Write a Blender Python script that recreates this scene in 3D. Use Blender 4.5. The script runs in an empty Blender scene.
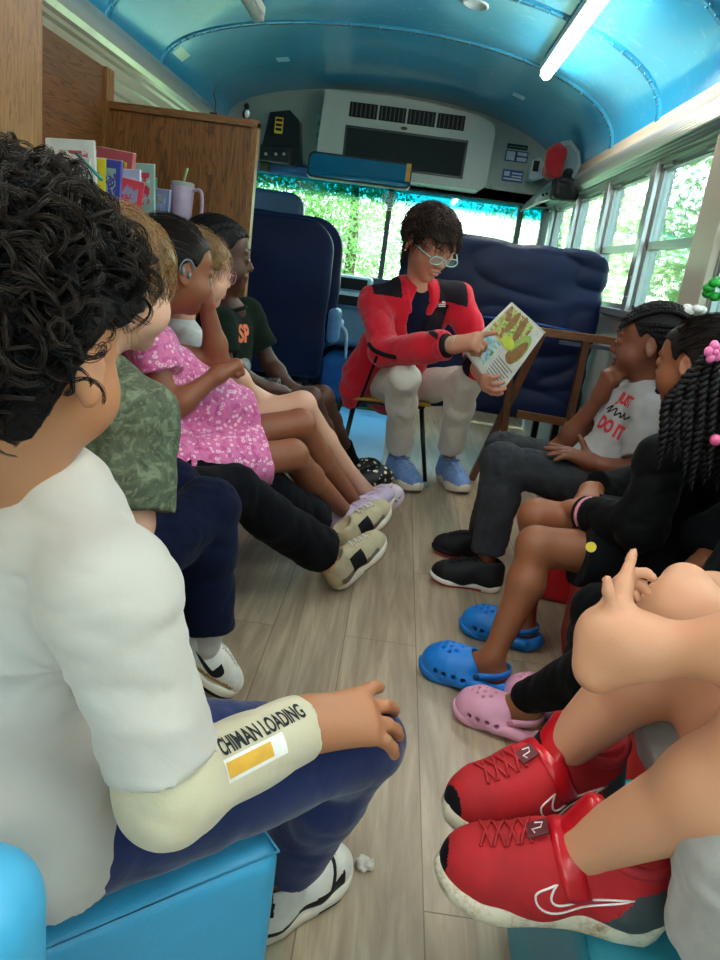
import bpy, bmesh, math, random, time
import numpy as np
from mathutils import Vector, Matrix
from mathutils.bvhtree import BVHTree
T0=time.time()
Q=1.0                                  # voxel multiplier for the sculpted meshes
rng=np.random.default_rng(7); random.seed(7)
C=bpy.context.scene.collection
sc=bpy.context.scene
# ------------------------------------------------------------------ camera
F=720.0; VP=(405.,270.); ROLL=math.radians(8); CH=0.88
def _basis():
    y=np.array([VP[0]-360,-(VP[1]-480),-F]); y/=np.linalg.norm(y)
    x=np.array([math.cos(ROLL),-math.sin(ROLL),0.]); x[2]=-(x[0]*y[0]+x[1]*y[1])/y[2]; x/=np.linalg.norm(x)
    return np.array([x,y,np.cross(x,y)])
CM=_basis(); EYE=np.array([0,0,CH])
def _ray(px,py): return CM@np.array([px-360,-(py-480),-F])
def A(px,py,Y):
    r=_ray(px,py); return r*(Y/r[1])+EYE
def AZ(px,py,z=0.):
    r=_ray(px,py); return r*((z-CH)/r[2])+EYE
def AX(px,py,X):
    r=_ray(px,py); return r*(X/r[0])+EYE
cd=bpy.data.cameras.new('camera'); cam=bpy.data.objects.new('camera',cd); C.objects.link(cam)
cam.matrix_world=Matrix([[*CM[0],0],[*CM[1],0],[*CM[2],CH],[0,0,0,1]])
cd.sensor_fit='VERTICAL'; cd.sensor_height=24; cd.lens=24*F/960; cd.clip_start=.02; cd.clip_end=300
sc.camera=cam
# ------------------------------------------------------------------ materials
def rgb(h):
    h=h.lstrip('#'); v=[int(h[i:i+2],16)/255 for i in (0,2,4)]
    return tuple((c/12.92 if c<=.04045 else ((c+.055)/1.055)**2.4) for c in v)+(1,)
MATS={}
class NT:
    def __init__(s,name):
        s.m=bpy.data.materials.new(name); s.m.use_nodes=True; s.t=s.m.node_tree
        s.b=s.t.nodes['Principled BSDF']; s.o=s.t.nodes['Material Output']; s._co=None
    def n(s,ty,**kw):
        n=s.t.nodes.new(ty)
        for k,v in kw.items():
            if k in n.inputs: n.inputs[k].default_value=v
            else: setattr(n,k,v)
        return n
    def l(s,a,b): s.t.links.new(a,b)
    def co(s,scale=(1,1,1),rot=(0,0,0),warp=0):
        c=s.n('ShaderNodeTexCoord'); mp=s.n('ShaderNodeMapping'); mp.inputs['Scale'].default_value=scale; mp.inputs['Rotation'].default_value=rot
        s.l(c.outputs['Object'],mp.inputs['Vector']); return mp.outputs['Vector']
    def noise(s,vec,scale,detail=4,rough=.55,dist=0):
        n=s.n('ShaderNodeTexNoise'); n.inputs['Scale'].default_value=scale; n.inputs['Detail'].default_value=detail
        n.inputs['Roughness'].default_value=rough; n.inputs['Distortion'].default_value=dist; s.l(vec,n.inputs['Vector']); return n.outputs['Fac']
    def ramp(s,fac,stops,interp='LINEAR'):
        r=s.n('ShaderNodeValToRGB'); r.color_ramp.interpolation=interp; e=r.color_ramp.elements
        while len(e)<len(stops): e.new(.5)
        for i,(p,c) in enumerate(stops): e[i].position=p; e[i].color=c if len(c)==4 else (*c,1)
        s.l(fac,r.inputs['Fac']); return r.outputs['Color']
    def mix(s,fac,a,b,mode='MIX'):
        m=s.n('ShaderNodeMix',data_type='RGBA',blend_type=mode)
        for x,i in ((fac,0),(a,6),(b,7)):
            if hasattr(x,'is_linked'): s.l(x,m.inputs[i])
            else: m.inputs[i].default_value=x
        return m.outputs[2]
    def math(s,op,a,b=0.,c=None):
        m=s.n('ShaderNodeMath',operation=op)
        for x,i in ((a,0),(b,1),(c,2)):
            if x is None: continue
            if hasattr(x,'is_linked'): s.l(x,m.inputs[i])
            else: m.inputs[i].default_value=x
        return m.outputs[0]
    def bump(s,h,dist=.001,strength=.6):
        b=s.n('ShaderNodeBump'); b.inputs['Distance'].default_value=dist; b.inputs['Strength'].default_value=strength
        s.l(h,b.inputs['Height']); s.l(b.outputs['Normal'],s.b.inputs['Normal'])
    def col(s,c):
        if hasattr(c,'is_linked'): s.l(c,s.b.inputs['Base Color'])
        else: s.b.inputs['Base Color'].default_value=c
    def set(s,**kw):
        for k,v in kw.items(): s.b.inputs[k.replace('_',' ')].default_value=v
def simple(name,c,rough=.5,metal=0.,var=.12,scale=30,bump=0.,bscale=200,**kw):
    """plain material with slight procedural variation"""
    if name in MATS: return MATS[name]
    t=NT(name); c=rgb(c) if isinstance(c,str) else c
    v=t.co(); f=t.noise(v,scale)
    d=tuple(x*(1-var) for x in c[:3])+(1,); e=tuple(min(1,x*(1+var)) for x in c[:3])+(1,)
    t.col(t.ramp(f,[(.3,d),(.7,e)])); t.set(Roughness=rough,Metallic=metal,**kw)
    if max(c[:3])<.03 and not metal: t.b.inputs['Specular IOR Level'].default_value=.2
    if bump: t.bump(t.noise(v,bscale,3),bump)
    MATS[name]=t.m; return t.m
def skin(name,c,red='#b0503c'):
    if name in MATS: return MATS[name]
    t=NT(name); v=t.co(); c=rgb(c)
    f=t.noise(v,14,3); g=t.noise(v,120,4)
    a=t.mix(t.math('MULTIPLY',f,.22),c,rgb(red))
    a=t.mix(t.math('MULTIPLY',g,.10),a,tuple(x*.6 for x in c[:3])+(1,))
    t.col(a); t.set(Roughness=.48)
    t.b.inputs['Subsurface Weight'].default_value=.12; t.b.inputs['Subsurface Radius'].default_value=(.012,.005,.003)
    t.b.inputs['Subsurface Scale'].default_value=1.0
    t.b.inputs['Specular IOR Level'].default_value=.4
    t.bump(t.noise(v,350,3),.0004,.5); MATS[name]=t.m; return t.m
def cloth(name,c,rough=.9,var=.1,weave=900,bump=.0004,sheen=.25,fold=0):
    if name in MATS: return MATS[name]
    t=NT(name); v=t.co(); c=rgb(c)
    f=t.noise(v,9,4); g=t.noise(v,weave,2)
    d=tuple(x*(1-var) for x in c[:3])+(1,); e=tuple(min(1,x*(1+var)) for x in c[:3])+(1,)
    a=t.ramp(f,[(.3,d),(.7,e)]); a=t.mix(t.math('MULTIPLY',g,.25),a,tuple(x*.55 for x in c[:3])+(1,))
    t.col(a); t.set(Roughness=rough); t.b.inputs['Specular IOR Level'].default_value=.22 if max(c[:3])>.03 else .10; t.b.inputs['Sheen Weight'].default_value=sheen if max(c[:3])>.03 else .03
    h=t.noise(v,weave,2)
    if fold: h=t.math('ADD',t.math('MULTIPLY',h,.15),t.math('MULTIPLY',t.noise(v,fold,4,dist=1.2),2.2)); bump=.0016
    t.bump(h,bump,.7); MATS[name]=t.m; return t.m
# ------------------------------------------------------------------ objects
def tag(o,label=None,cat=None,group=None,kind=None):
    if label: o['label']=label
    if cat: o['category']=cat
    if group: o['group']=group
    if kind: o['kind']=kind
    return o
def thing(name,label,cat,loc=(0,0,0),group=None):
    o=bpy.data.objects.new(name,None); C.objects.link(o); o.location=Vector(loc); o.empty_display_size=.05
    return tag(o,label,cat,group)
def wl(o):
    p=Vector((0,0,0))
    while o: p+=o.location; o=o.parent
    return p
def mk(name,V,Fs,mat,parent=None,smooth=True,label=None,origin=None):
    """mesh object from world-space vertices; parents are Empties/meshes without rotation"""
    me=bpy.data.meshes.new(name); V=np.asarray(V,dtype=np.float64)
    if parent is not None: off=np.array(wl(parent)); loc=(0,0,0)
    else:
        if origin is None:
            origin=np.array([(V[:,0].min()+V[:,0].max())/2,(V[:,1].min()+V[:,1].max())/2,V[:,2].min()])
        off=np.array(origin,dtype=float); loc=tuple(off)
    if isinstance(Fs,np.ndarray) and Fs.ndim==2:
        n=len(Fs); k=Fs.shape[1]
        me.vertices.add(len(V)); me.vertices.foreach_set('co',(V-off).astype(np.float32).ravel())
        me.loops.add(n*k); me.loops.foreach_set('vertex_index',Fs.astype(np.int32).ravel())
        me.polygons.add(n); me.polygons.foreach_set('loop_start',np.arange(0,n*k,k,dtype=np.int32))
        me.update(calc_edges=True)
    else:
        me.from_pydata([tuple(v) for v in V-off],[],[tuple(int(i) for i in f) for f in Fs])
    me.polygons.foreach_set('use_smooth',np.full(len(me.polygons),smooth)); me.update()
    o=bpy.data.objects.new(name,me); C.objects.link(o); o.location=loc
    ms=mat if isinstance(mat,(list,tuple)) else [mat]
    for m in ms: me.materials.append(m)
    if parent is not None: o.parent=parent
    if label: o['label']=label
    return o
def bvh(o):
    me=o.data; off=wl(o)
    return BVHTree.FromPolygons([v.co+off for v in me.vertices],[tuple(p.vertices) for p in me.polygons])
class MB:
    """collects simple solids into one mesh (world coordinates)"""
    def __init__(s): s.V=[]; s.F=[]; s.n=0
    def add(s,V,Fs):
        V=np.asarray(V,float); s.V.append(V); s.F+= [tuple(int(i)+s.n for i in f) for f in Fs]; s.n+=len(V); return s
    def box(s,lo,hi,R=None,c=None,bev=0.):
        lo=np.array(lo,float); hi=np.array(hi,float)
        if bev>0:
            bm=bmesh.new(); bmesh.ops.create_cube(bm,size=1)
            for v in bm.verts: v.co=Vector((lo+(hi-lo)*(np.array(v.co)+.5)))
            bmesh.ops.bevel(bm,geom=bm.edges[:],offset=bev,segments=3,affect='EDGES',profile=.5)
            bm.verts.ensure_lookup_table(); V=np.array([v.co for v in bm.verts]); Fs=[[v.index for v in f.verts] for f in bm.faces]; bm.free()
        else:
            V=np.array([[x,y,z] for x in (lo[0],hi[0]) for y in (lo[1],hi[1]) for z in (lo[2],hi[2])])
            Fs=[(0,1,3,2),(4,6,7,5),(0,4,5,1),(2,3,7,6),(0,2,6,4),(1,5,7,3)]
        if R is not None: V=V@np.array(R).T
        if c is not None: V=V+np.array(c)
        return s.add(V,Fs)
    def tube(s,P,r,seg=8,cap=True,closed=False):
        P=np.asarray(P,float); n=len(P); r=np.broadcast_to(np.asarray(r,float),(n,))
        T=np.gradient(P,axis=0) if not closed else np.roll(P,-1,0)-np.roll(P,1,0)
        T/=np.linalg.norm(T,axis=1)[:,None]+1e-12
        up=np.array([0,0,1.]) if abs(T[0,2])<.9 else np.array([1.,0,0])
        V=[]; u=np.cross(T[0],up); u/=np.linalg.norm(u)
        for i in range(n):
            u=u-T[i]*(u@T[i]); u/=np.linalg.norm(u)+1e-12; w=np.cross(T[i],u)
            a=np.arange(seg)*2*np.pi/seg
            V.append(P[i]+r[i]*(np.cos(a)[:,None]*u+np.sin(a)[:,None]*w))
        V=np.concatenate(V); Fs=[]
        m=n if closed else n-1
        for i in range(m):
            j=(i+1)%n
            for k in range(seg): Fs.append((i*seg+k,i*seg+(k+1)%seg,j*seg+(k+1)%seg,j*seg+k))
        if cap and not closed: Fs+= [tuple(range(seg))[::-1],tuple((n-1)*seg+k for k in range(seg))]
        return s.add(V,Fs)
    def bar(s,a,b,w,d,up=(0,0,1)):
        """rectangular bar from a to b, width w (sideways) depth d (along up)"""
        a=np.array(a,float); b=np.array(b,float); t=b-a; L=np.linalg.norm(t); t/=L
        u=np.cross(t,up); u/=np.linalg.norm(u)+1e-9; v=np.cross(u,t)
        R=np.array([t,u,v]).T
        return s.box((0,-w/2,-d/2),(L,w/2,d/2),R=R,c=a)
    def lathe(s,prof,c,ax=(0,0,1),seg=24):
        ax=np.array(ax,float); ax/=np.linalg.norm(ax); q=np.array([1.,0,0]) if abs(ax[0])<.8 else np.array([0,1.,0])
        u=np.cross(ax,q); u/=np.linalg.norm(u); w=np.cross(ax,u); V=[]; Fs=[]; n=len(prof); a=np.arange(seg)*2*np.pi/seg
        for r,h in prof: V.append(np.array(c)+ax*h+max(r,1e-5)*(np.cos(a)[:,None]*u+np.sin(a)[:,None]*w))
        for i in range(n-1):
            for k in range(seg): Fs.append((i*seg+k,i*seg+(k+1)%seg,(i+1)*seg+(k+1)%seg,(i+1)*seg+k))
        Fs+=[tuple(range(seg))[::-1],tuple((n-1)*seg+k for k in range(seg))]
        return s.add(np.concatenate(V),Fs)
    def prism(s,pts,h0,h1,c,u,v):
        """outline pts (2D) in plane u,v through c, extruded along u x v from h0 to h1"""
        u=np.array(u,float); u/=np.linalg.norm(u); v=np.array(v,float); v-=u*(v@u); v/=np.linalg.norm(v); w=np.cross(u,v); n=len(pts)
        P=np.array([np.array(c)+u*a+v*b for a,b in pts])
        V=np.concatenate([P+w*h0,P+w*h1]); Fs=[tuple(range(n))[::-1],tuple(range(n,2*n))]+[(i,(i+1)%n,n+(i+1)%n,n+i) for i in range(n)]
        return s.add(V,Fs)
    def ball(s,c,r,R=None,seg=14):
        c=np.array(c,float); r=np.broadcast_to(np.array(r,float),(3,)); V=[];Fs=[]; m=seg//2
        for i in range(m+1):
            th=np.pi*i/m; a=np.arange(seg)*2*np.pi/seg
            V.append(np.stack([np.sin(th)*np.cos(a),np.sin(th)*np.sin(a),np.full(seg,np.cos(th))],1))
        V=np.concatenate(V)*r
        if R is not None: V=V@np.array(R).T
        for i in range(m):
            for k in range(seg): Fs.append((i*seg+k,(i+1)*seg+k,(i+1)*seg+(k+1)%seg,i*seg+(k+1)%seg))
        return s.add(V+c,Fs)
    def build(s,name,mat,parent=None,smooth=False,label=None,origin=None):
        o=mk(name,np.concatenate(s.V),s.F,mat,parent,smooth,label,origin)
        bm=bmesh.new(); bm.from_mesh(o.data); bmesh.ops.remove_doubles(bm,verts=bm.verts,dist=1e-6); bmesh.ops.recalc_face_normals(bm,faces=bm.faces); bm.to_mesh(o.data); bm.free()
        return o
def autosmooth(o,ang=35):
    me=o.data; me.polygons.foreach_set('use_smooth',np.ones(len(me.polygons),bool))
    bm=bmesh.new(); bm.from_mesh(me)
    for e in bm.edges:
        if len(e.link_faces)==2 and e.calc_face_angle(0)>math.radians(ang): e.smooth=False
    bm.to_mesh(me); bm.free(); return o
# ------------------------------------------------------------------ signed-distance sculpting
N_=np.newaxis
def v3(*a): return np.array(a if len(a)>1 else a[0],float)
def nrm(v): v=np.array(v,float); return v/(np.linalg.norm(v)+1e-12)
def lerp(a,b,t): return np.array(a)*(1-t)+np.array(b)*t
def frame(ψ,pitch=0,roll=0):
    """columns: right, forward, up.  heading ψ degrees clockwise from +Y; pitch up positive"""
    p,q,r=map(math.radians,(ψ,pitch,roll))
    f=np.array([math.sin(p)*math.cos(q),math.cos(p)*math.cos(q),math.sin(q)]); rt=np.array([math.cos(p),-math.sin(p),0.]); up=np.cross(rt,f)
    rt,up=rt*math.cos(r)+up*math.sin(r),up*math.cos(r)-rt*math.sin(r)
    return np.stack([rt,f,up],1)
class SDF:
    def __init__(s,vox): s.P=[]; s.vox=vox*Q; s.disp=None; s.clip=[]; s.M=None; s.o=np.zeros(3)
    def at(s,o,M): s.o=np.array(o,float); s.M=M; return s
    def _p(s,p): p=np.array(p,float); return p if s.M is None else s.M@p+s.o
    def _d(s,p): p=np.array(p,float); return p if s.M is None else s.M@p
    def cone(s,a,b,ra,rb=None,k=.01,sub=False,cut=None,flat=None):
        """round cone a->b; cut=(point,normal) removes what lies along the normal"""
        s.P.append(('c',s._p(a),s._p(b),ra,ra if rb is None else rb,k,sub,None if cut is None else (s._p(cut[0]),nrm(s._d(cut[1])))))
        return s
    def ell(s,c,r,k=.01,R=None,sub=False,cut=None):
        R=np.eye(3) if R is None else np.array(R)
        if s.M is not None: R=s.M@R
        s.P.append(('e',s._p(c),R,np.array(r,float),0,k,sub,None if cut is None else (s._p(cut[0]),nrm(s._d(cut[1]))))); return s
    def box(s,c,h,rnd=.005,k=.005,R=None,sub=False):
        R=np.eye(3) if R is None else np.array(R)
        if s.M is not None: R=s.M@R
        s.P.append(('b',s._p(c),R,np.array(h,float),rnd,k,sub,None)); return s
    def ext(s,p):
        if p[0]=='c': r=max(p[3],p[4]); return np.minimum(p[1],p[2])-r,np.maximum(p[1],p[2])+r
        h=np.abs(p[2])@p[3]; return p[1]-h,p[1]+h
    def dist(s,p,X):
        if p[0]=='c':
            a,b=p[1],p[2]; ba=b-a; L2=ba@ba+1e-12
            h=np.clip(((X-a)@ba)/L2,0,1); d=np.linalg.norm(X-a-h[...,N_]*ba,axis=-1)-(p[3]+(p[4]-p[3])*h)
        elif p[0]=='e':
            q=(X-p[1])@p[2]; k0=np.linalg.norm(q/p[3],axis=-1); k1=np.linalg.norm(q/(p[3]**2),axis=-1)+1e-9; d=k0*(k0-1)/k1
        else:
            q=np.abs((X-p[1])@p[2])-(p[3]-p[4]); d=np.linalg.norm(np.maximum(q,0),axis=-1)+np.minimum(q.max(axis=-1),0)-p[4]
        if p[7] is not None: d=np.maximum(d,(X-p[7][0])@p[7][1])
        return d
    def mesh(s):
        los,his=zip(*[s.ext(p) for p in s.P if not p[6]])
        pad=s.vox*3+.004; lo=np.min(los,0)-pad; hi=np.max(his,0)+pad; h=s.vox
        n=np.ceil((hi-lo)/h).astype(int)+1
        D=np.full(n,.05,np.float32)
        ax=[lo[i]+h*np.arange(n[i]) for i in range(3)]
        for p in s.P:
            a,b=s.ext(p); m=p[5]+h*2.5
            i0=np.maximum(((a-m-lo)/h).astype(int),0); i1=np.minimum(((b+m-lo)/h).astype(int)+2,n)
            if (i1<=i0).any(): continue
            X=np.stack(np.meshgrid(*[ax[i][i0[i]:i1[i]] for i in range(3)],indexing='ij'),-1)
            d=s.dist(p,X); sl=tuple(slice(i0[i],i1[i]) for i in range(3)); e=D[sl]; k=max(p[5],1e-5)
            if p[6]:
                hh=np.clip(.5-.5*(e+d)/k,0,1); D[sl]=e*(1-hh)+(-d)*hh+k*hh*(1-hh)
            else:
                hh=np.clip(.5+.5*(e-d)/k,0,1); D[sl]=e*(1-hh)+d*hh-k*hh*(1-hh)
        for f in s.clip:
            X=np.stack(np.meshgrid(*ax,indexing='ij'),-1); D=np.maximum(D,f(X)).astype(np.float32)
        if s.disp is not None:
            idx=np.argwhere(np.abs(D)<h*2.5+.012); X=idx*h+lo
            D[tuple(idx.T)]+=s.disp(X).astype(np.float32)
        return snet(D,lo,h)
    def build(s,name,mat,parent=None,label=None):
        V,Fs=s.mesh(); return mk(name,V,Fs,mat,parent,True,label)
def snet(D,lo,h):
    S=D<0; n=np.array(D.shape)
    c=np.zeros(n-1,np.int8)
    for i in (0,1):
        for j in (0,1):
            for k in (0,1): c+=S[i:n[0]-1+i,j:n[1]-1+j,k:n[2]-1+k]
    act=np.argwhere((c>0)&(c<8)); idx=np.full(n-1,-1,np.int64); idx[tuple(act.T)]=np.arange(len(act))
    pos=np.zeros((len(act),3)); cnt=np.zeros(len(act))
    for ax_ in range(3):
        o=[a for a in range(3) if a!=ax_]
        for u in (0,1):
            for v in (0,1):
                p=act.copy(); p[:,o[0]]+=u; p[:,o[1]]+=v; q=p.copy(); q[:,ax_]+=1
                a=D[tuple(p.T)]; b=D[tuple(q.T)]; m=(a<0)!=(b<0)
                t=a[m]/(a[m]-b[m]); w=p[m].astype(float); w[:,ax_]+=t
                pos[m]+=w; cnt[m]+=1
    V=pos/cnt[:,N_]*h+lo; Fs=[]
    for ax_ in range(3):
        u,v=(ax_+1)%3,(ax_+2)%3
        sl0=[slice(None)]*3; sl1=[slice(None)]*3; sl0[ax_]=slice(0,-1); sl1[ax_]=slice(1,None)
        a=S[tuple(sl0)]; b=S[tuple(sl1)]; e=np.argwhere(a!=b)
        e=e[(e[:,u]>0)&(e[:,v]>0)&(e[:,u]<n[u]-1)&(e[:,v]<n[v]-1)]
        if not len(e): continue
        fl=a[tuple(e.T)]
        def g(du,dv):
            q=e.copy(); q[:,u]-=du; q[:,v]-=dv; return idx[tuple(q.T)]
        f=np.stack([g(1,1),g(0,1),g(0,0),g(1,0)],1); f[~fl]=f[~fl][:,::-1]; Fs.append(f)
    return V,np.concatenate(Fs)
def fold(seed,amp,sc_,stretch=(1,1,1),sharp=True):
    r=np.random.default_rng(seed); Rm=np.linalg.qr(r.normal(size=(3,3)))[0]; ph=r.uniform(0,6,8); st=np.array(stretch)
    def f(X):
        p=(X*st*sc_)@Rm
        w=p+.9*np.sin(p[:,[1,2,0]]*1.1+ph[:3])+.5*np.sin(p[:,[2,0,1]]*2.3+ph[3:6])
        a=np.sin(w[:,0]); b=np.sin(w[:,1]*1.7+ph[6])
        if sharp: a=1-2*np.abs(a)**.8; b=1-2*np.abs(b)**.8
        return amp*(a*.65+b*.35)
    return f
def project(o_mesh_bvh,V,Fs,dirv,eps=.0008,maxd=.3):
    """press a flat mesh onto a surface along dirv"""
    out=[]; dv=Vector(nrm(dirv))
    for p in V:
        hit=o_mesh_bvh.ray_cast(Vector(p)-dv*.15,dv,maxd)
        out.append(np.array(hit[0]-dv*eps) if hit[0] is not None else np.array([np.nan]*3))
    out=np.array(out); ok=~np.isnan(out[:,0]); Fo=[f for f in Fs if all(ok[i] for i in f)]
    out[~ok]=0; use=sorted({i for f in Fo for i in f}); mp={i:j for j,i in enumerate(use)}
    if not use: return None,None
    return out[use],[tuple(mp[i] for i in f) for f in Fo]
def outline_mesh(polys,cell):
    """list of closed 2D outlines -> triangulated 2D mesh cut to a fine grid"""
    bm=bmesh.new()
    for pl in polys:
        vs=[bm.verts.new((x,y,0)) for x,y in pl]
        try: f=bm.faces.new(vs)
        except Exception: continue
    bmesh.ops.triangulate(bm,faces=bm.faces[:])
    return _grid(bm,cell)
def _grid(bm,cell):
    xs=[v.co.x for v in bm.verts]; ys=[v.co.y for v in bm.verts]
    for ax_,(a,b) in ((0,(min(xs),max(xs))),(1,(min(ys),max(ys)))):
        t=a+cell
        while t<b:
            co=(t,0,0) if ax_==0 else (0,t,0); no=(1,0,0) if ax_==0 else (0,1,0)
            bmesh.ops.bisect_plane(bm,geom=bm.verts[:]+bm.edges[:]+bm.faces[:],plane_co=co,plane_no=no,dist=1e-7); t+=cell
    bm.verts.index_update(); V=np.array([v.co[:2] for v in bm.verts]); Fs=[[v.index for v in f.verts] for f in bm.faces]; bm.free(); return V,Fs
def text_mesh(s,size,cell,bold=0.,xs=1.,space=1.):
    cu=bpy.data.curves.new('t','FONT'); cu.body=s; cu.size=size; cu.align_x='CENTER'; cu.align_y='CENTER'; cu.offset=bold; cu.space_character=space; cu.resolution_u=4
    o=bpy.data.objects.new('t',cu); C.objects.link(o); dg=bpy.context.evaluated_depsgraph_get(); me=bpy.data.meshes.new_from_object(o.evaluated_get(dg))
    bm=bmesh.new(); bm.from_mesh(me); bpy.data.objects.remove(o); bpy.data.curves.remove(cu); bpy.data.meshes.remove(me)
    for v in bm.verts: v.co.x*=xs
    return _grid(bm,cell)
def decal(name,VF,c,right,up,bv,mat,parent,eps=.0008,label=None):
    """2D mesh laid at c in the plane (right, up) and pressed onto the surface behind it"""
    V,Fs=VF; right=nrm(right); up=np.array(up,float); up=nrm(up-right*(up@right)); n=np.cross(right,up)
    P=np.array(c)+V[:,:1]*right+V[:,1:]*up
    Vo,Fo=project(bv,P,Fs,-n,eps)
    if Vo is None: print('DECAL MISSED',name); return None
    return mk(name,Vo,Fo,mat,parent,True,label)
def flatmesh(name,VF,c,right,up,mat,parent,thick=0.0,label=None):
    V,Fs=VF; right=nrm(right); up=np.array(up,float); up=nrm(up-right*(up@right))
    P=np.array(c)+V[:,:1]*right+V[:,1:]*up
    return mk(name,P,Fs,mat,parent,False,label)
# ------------------------------------------------------------------ people: anatomy
def assign(o,fn,idx):
    me=o.data; n=len(me.polygons); c=np.zeros(n*3); me.polygons.foreach_get('center',c); c=c.reshape(-1,3)+np.array(wl(o))
    mi=np.zeros(n,np.int32); me.polygons.foreach_get('material_index',mi); mi[fn(c)]=idx; me.polygons.foreach_set('material_index',mi); me.update()
class Head:
    def __init__(s,c,yaw,pitch=0,roll=0,size=.2):
        s.c=np.array(c,float); s.M=frame(yaw,pitch,roll); s.s=size/.2
    def w(s,p): return s.c+s.M@(np.array(p,float)*s.s)
    def loc(s,X): return ((X-s.c)@s.M)/s.s
    cr=np.array([.073,.090,.080]); cc=np.array([0,-.012,.022])
    def add(h,S,adult=False,mouth='closed'):
        s=h.s; S.at(h.c,h.M)
        def e(c,r,k=.02,**kw): S.ell(np.array(c)*s,np.array(r)*s,k*s,**kw)
        def c_(a,b,ra,rb,k=.01,**kw): S.cone(np.array(a)*s,np.array(b)*s,ra*s,rb*s,k*s,**kw)
        e(h.cc,h.cr,.02)
        e((0,.042,.030),(.058,.042,.042),.025)
        e((0,.030,-.030),(.057,.054,.066),.03)
        if adult:
            e((.036,.048,-.022),(.022,.022,.026),.02); e((-.036,.048,-.022),(.022,.022,.026),.02)
            c_((0,.062,-.084),(0,.058,-.080),.020,.020,.02)
        else:
            e((.034,.046,-.036),(.030,.032,.030),.02); e((-.034,.046,-.036),(.030,.032,.030),.02)
            c_((0,.064,-.078),(0,.062,-.076),.018,.018,.02)
        for x in (-1,1):
            e((x*.030,.096,.004),(.016,.014,.011),.012,sub=True)
            e((x*.031,.072,.001),(.0165,.0165,.0150),.003)
            c_((x*.012,.085,.018),(x*.045,.076,.021),.0055,.004,.008)
            c_((x*.009,.087,-.029),(x*.010,.090,-.027),.0075,.006,.006)
        c_((0,.080,.010),(0,.097,-.022),.0065,.0105,.010)
        e((0,.087,-.0485),(.022,.0085,.0055),.004); e((0,.0855,-.0585),(.018,.0085,.0065),.004)
        e((0,.093,-.0535),(.024,.006,.0014),.003,sub=True)
        for x in (-1,1):
            R=frame(x*18,0,x*8)
            e((x*.076,-.006,-.004),(.0055,.0155,.026),.004,R=R)
            e((x*.0825,-.003,.001),(.0055,.0095,.0165),.003,R=R,sub=True); e((x*.0775,.003,-.004),(.004,.005,.006),.003)
            e((x*.077,-.003,-.026),(.005,.008,.008),.005)
        S.M=None; S.o=np.zeros(3)
    def finish(h,o,lipmat,parent,iris='#2a1a10',brow=None,lids=True,openness=1.):
        def lips(c):
            q=h.loc(c); return (np.abs(q[:,0])<.021)&(q[:,1]>.078)&(q[:,2]>-.066-.0*q[:,0])&(q[:,2]<-.0445-abs(q[:,0])*.12)
        assign(o,lips,1)
        for x in (-1,1):
            m=MB(); m.ball(h.w((x*.031,.0745,.001)),np.array((.0142,.0150,.0088*openness))*h.s,R=h.M)
            e=m.build('eye',simple('eye_white','#d8d2cc',.25),parent,True)
            m=MB(); m.ball(h.w((x*.030,.0835,.001)),np.array((.0062,.0065,.0062*min(1,openness)))*h.s,R=h.M)
            m.build('iris',simple('iris'+iris,iris,.15),e,True)
            if brow is not None:
                m=MB(); P=[h.w((x*(.012+.034*t),.0905-.018*t*t,.0235+.006*math.sin(t*2.6))) for t in np.linspace(0,1,7)]
                m.tube(P,[.0008*h.s,.0016*h.s,.0019*h.s,.0018*h.s,.0015*h.s,.0012*h.s,.0006*h.s],6); m.build('eyebrow',brow,parent,True)
    def cap(h,vox,mat,parent,line,t=.006,disp=None,extra=None,name='hair'):
        """hair mass hugging the skull; line = [(y,zmin)] hairline, local units"""
        S=SDF(vox); S.at(h.c,h.M)
        S.ell(h.cc*h.s,(h.cr+t)*h.s,.01)
        S.ell(np.array((0,.040,.034))*h.s,(np.array((.058,.044,.042))+t*.8)*h.s,.02*h.s)
        S.ell(np.array((0,-.030,-.02))*h.s,(np.array((.055,.058,.060))+t*.6)*h.s,.02*h.s)
        if extra: extra(S,h)
        S.M=None; S.o=np.zeros(3)
        ly,lz=zip(*line)
        def clip(X):
            q=h.loc(X); z=np.interp(q[...,1],ly,lz); return (z-q[...,2])*h.s*.8
        S.clip.append(clip); S.disp=disp
        return S.build(name,mat,parent)
LINE=[(-.12,-.075),(-.03,-.060),(-.018,-.012),(-.010,.012),(.010,.022),(.024,.002),(.034,.008),(.045,.040),(.070,.052),(.11,.058)]
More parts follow.
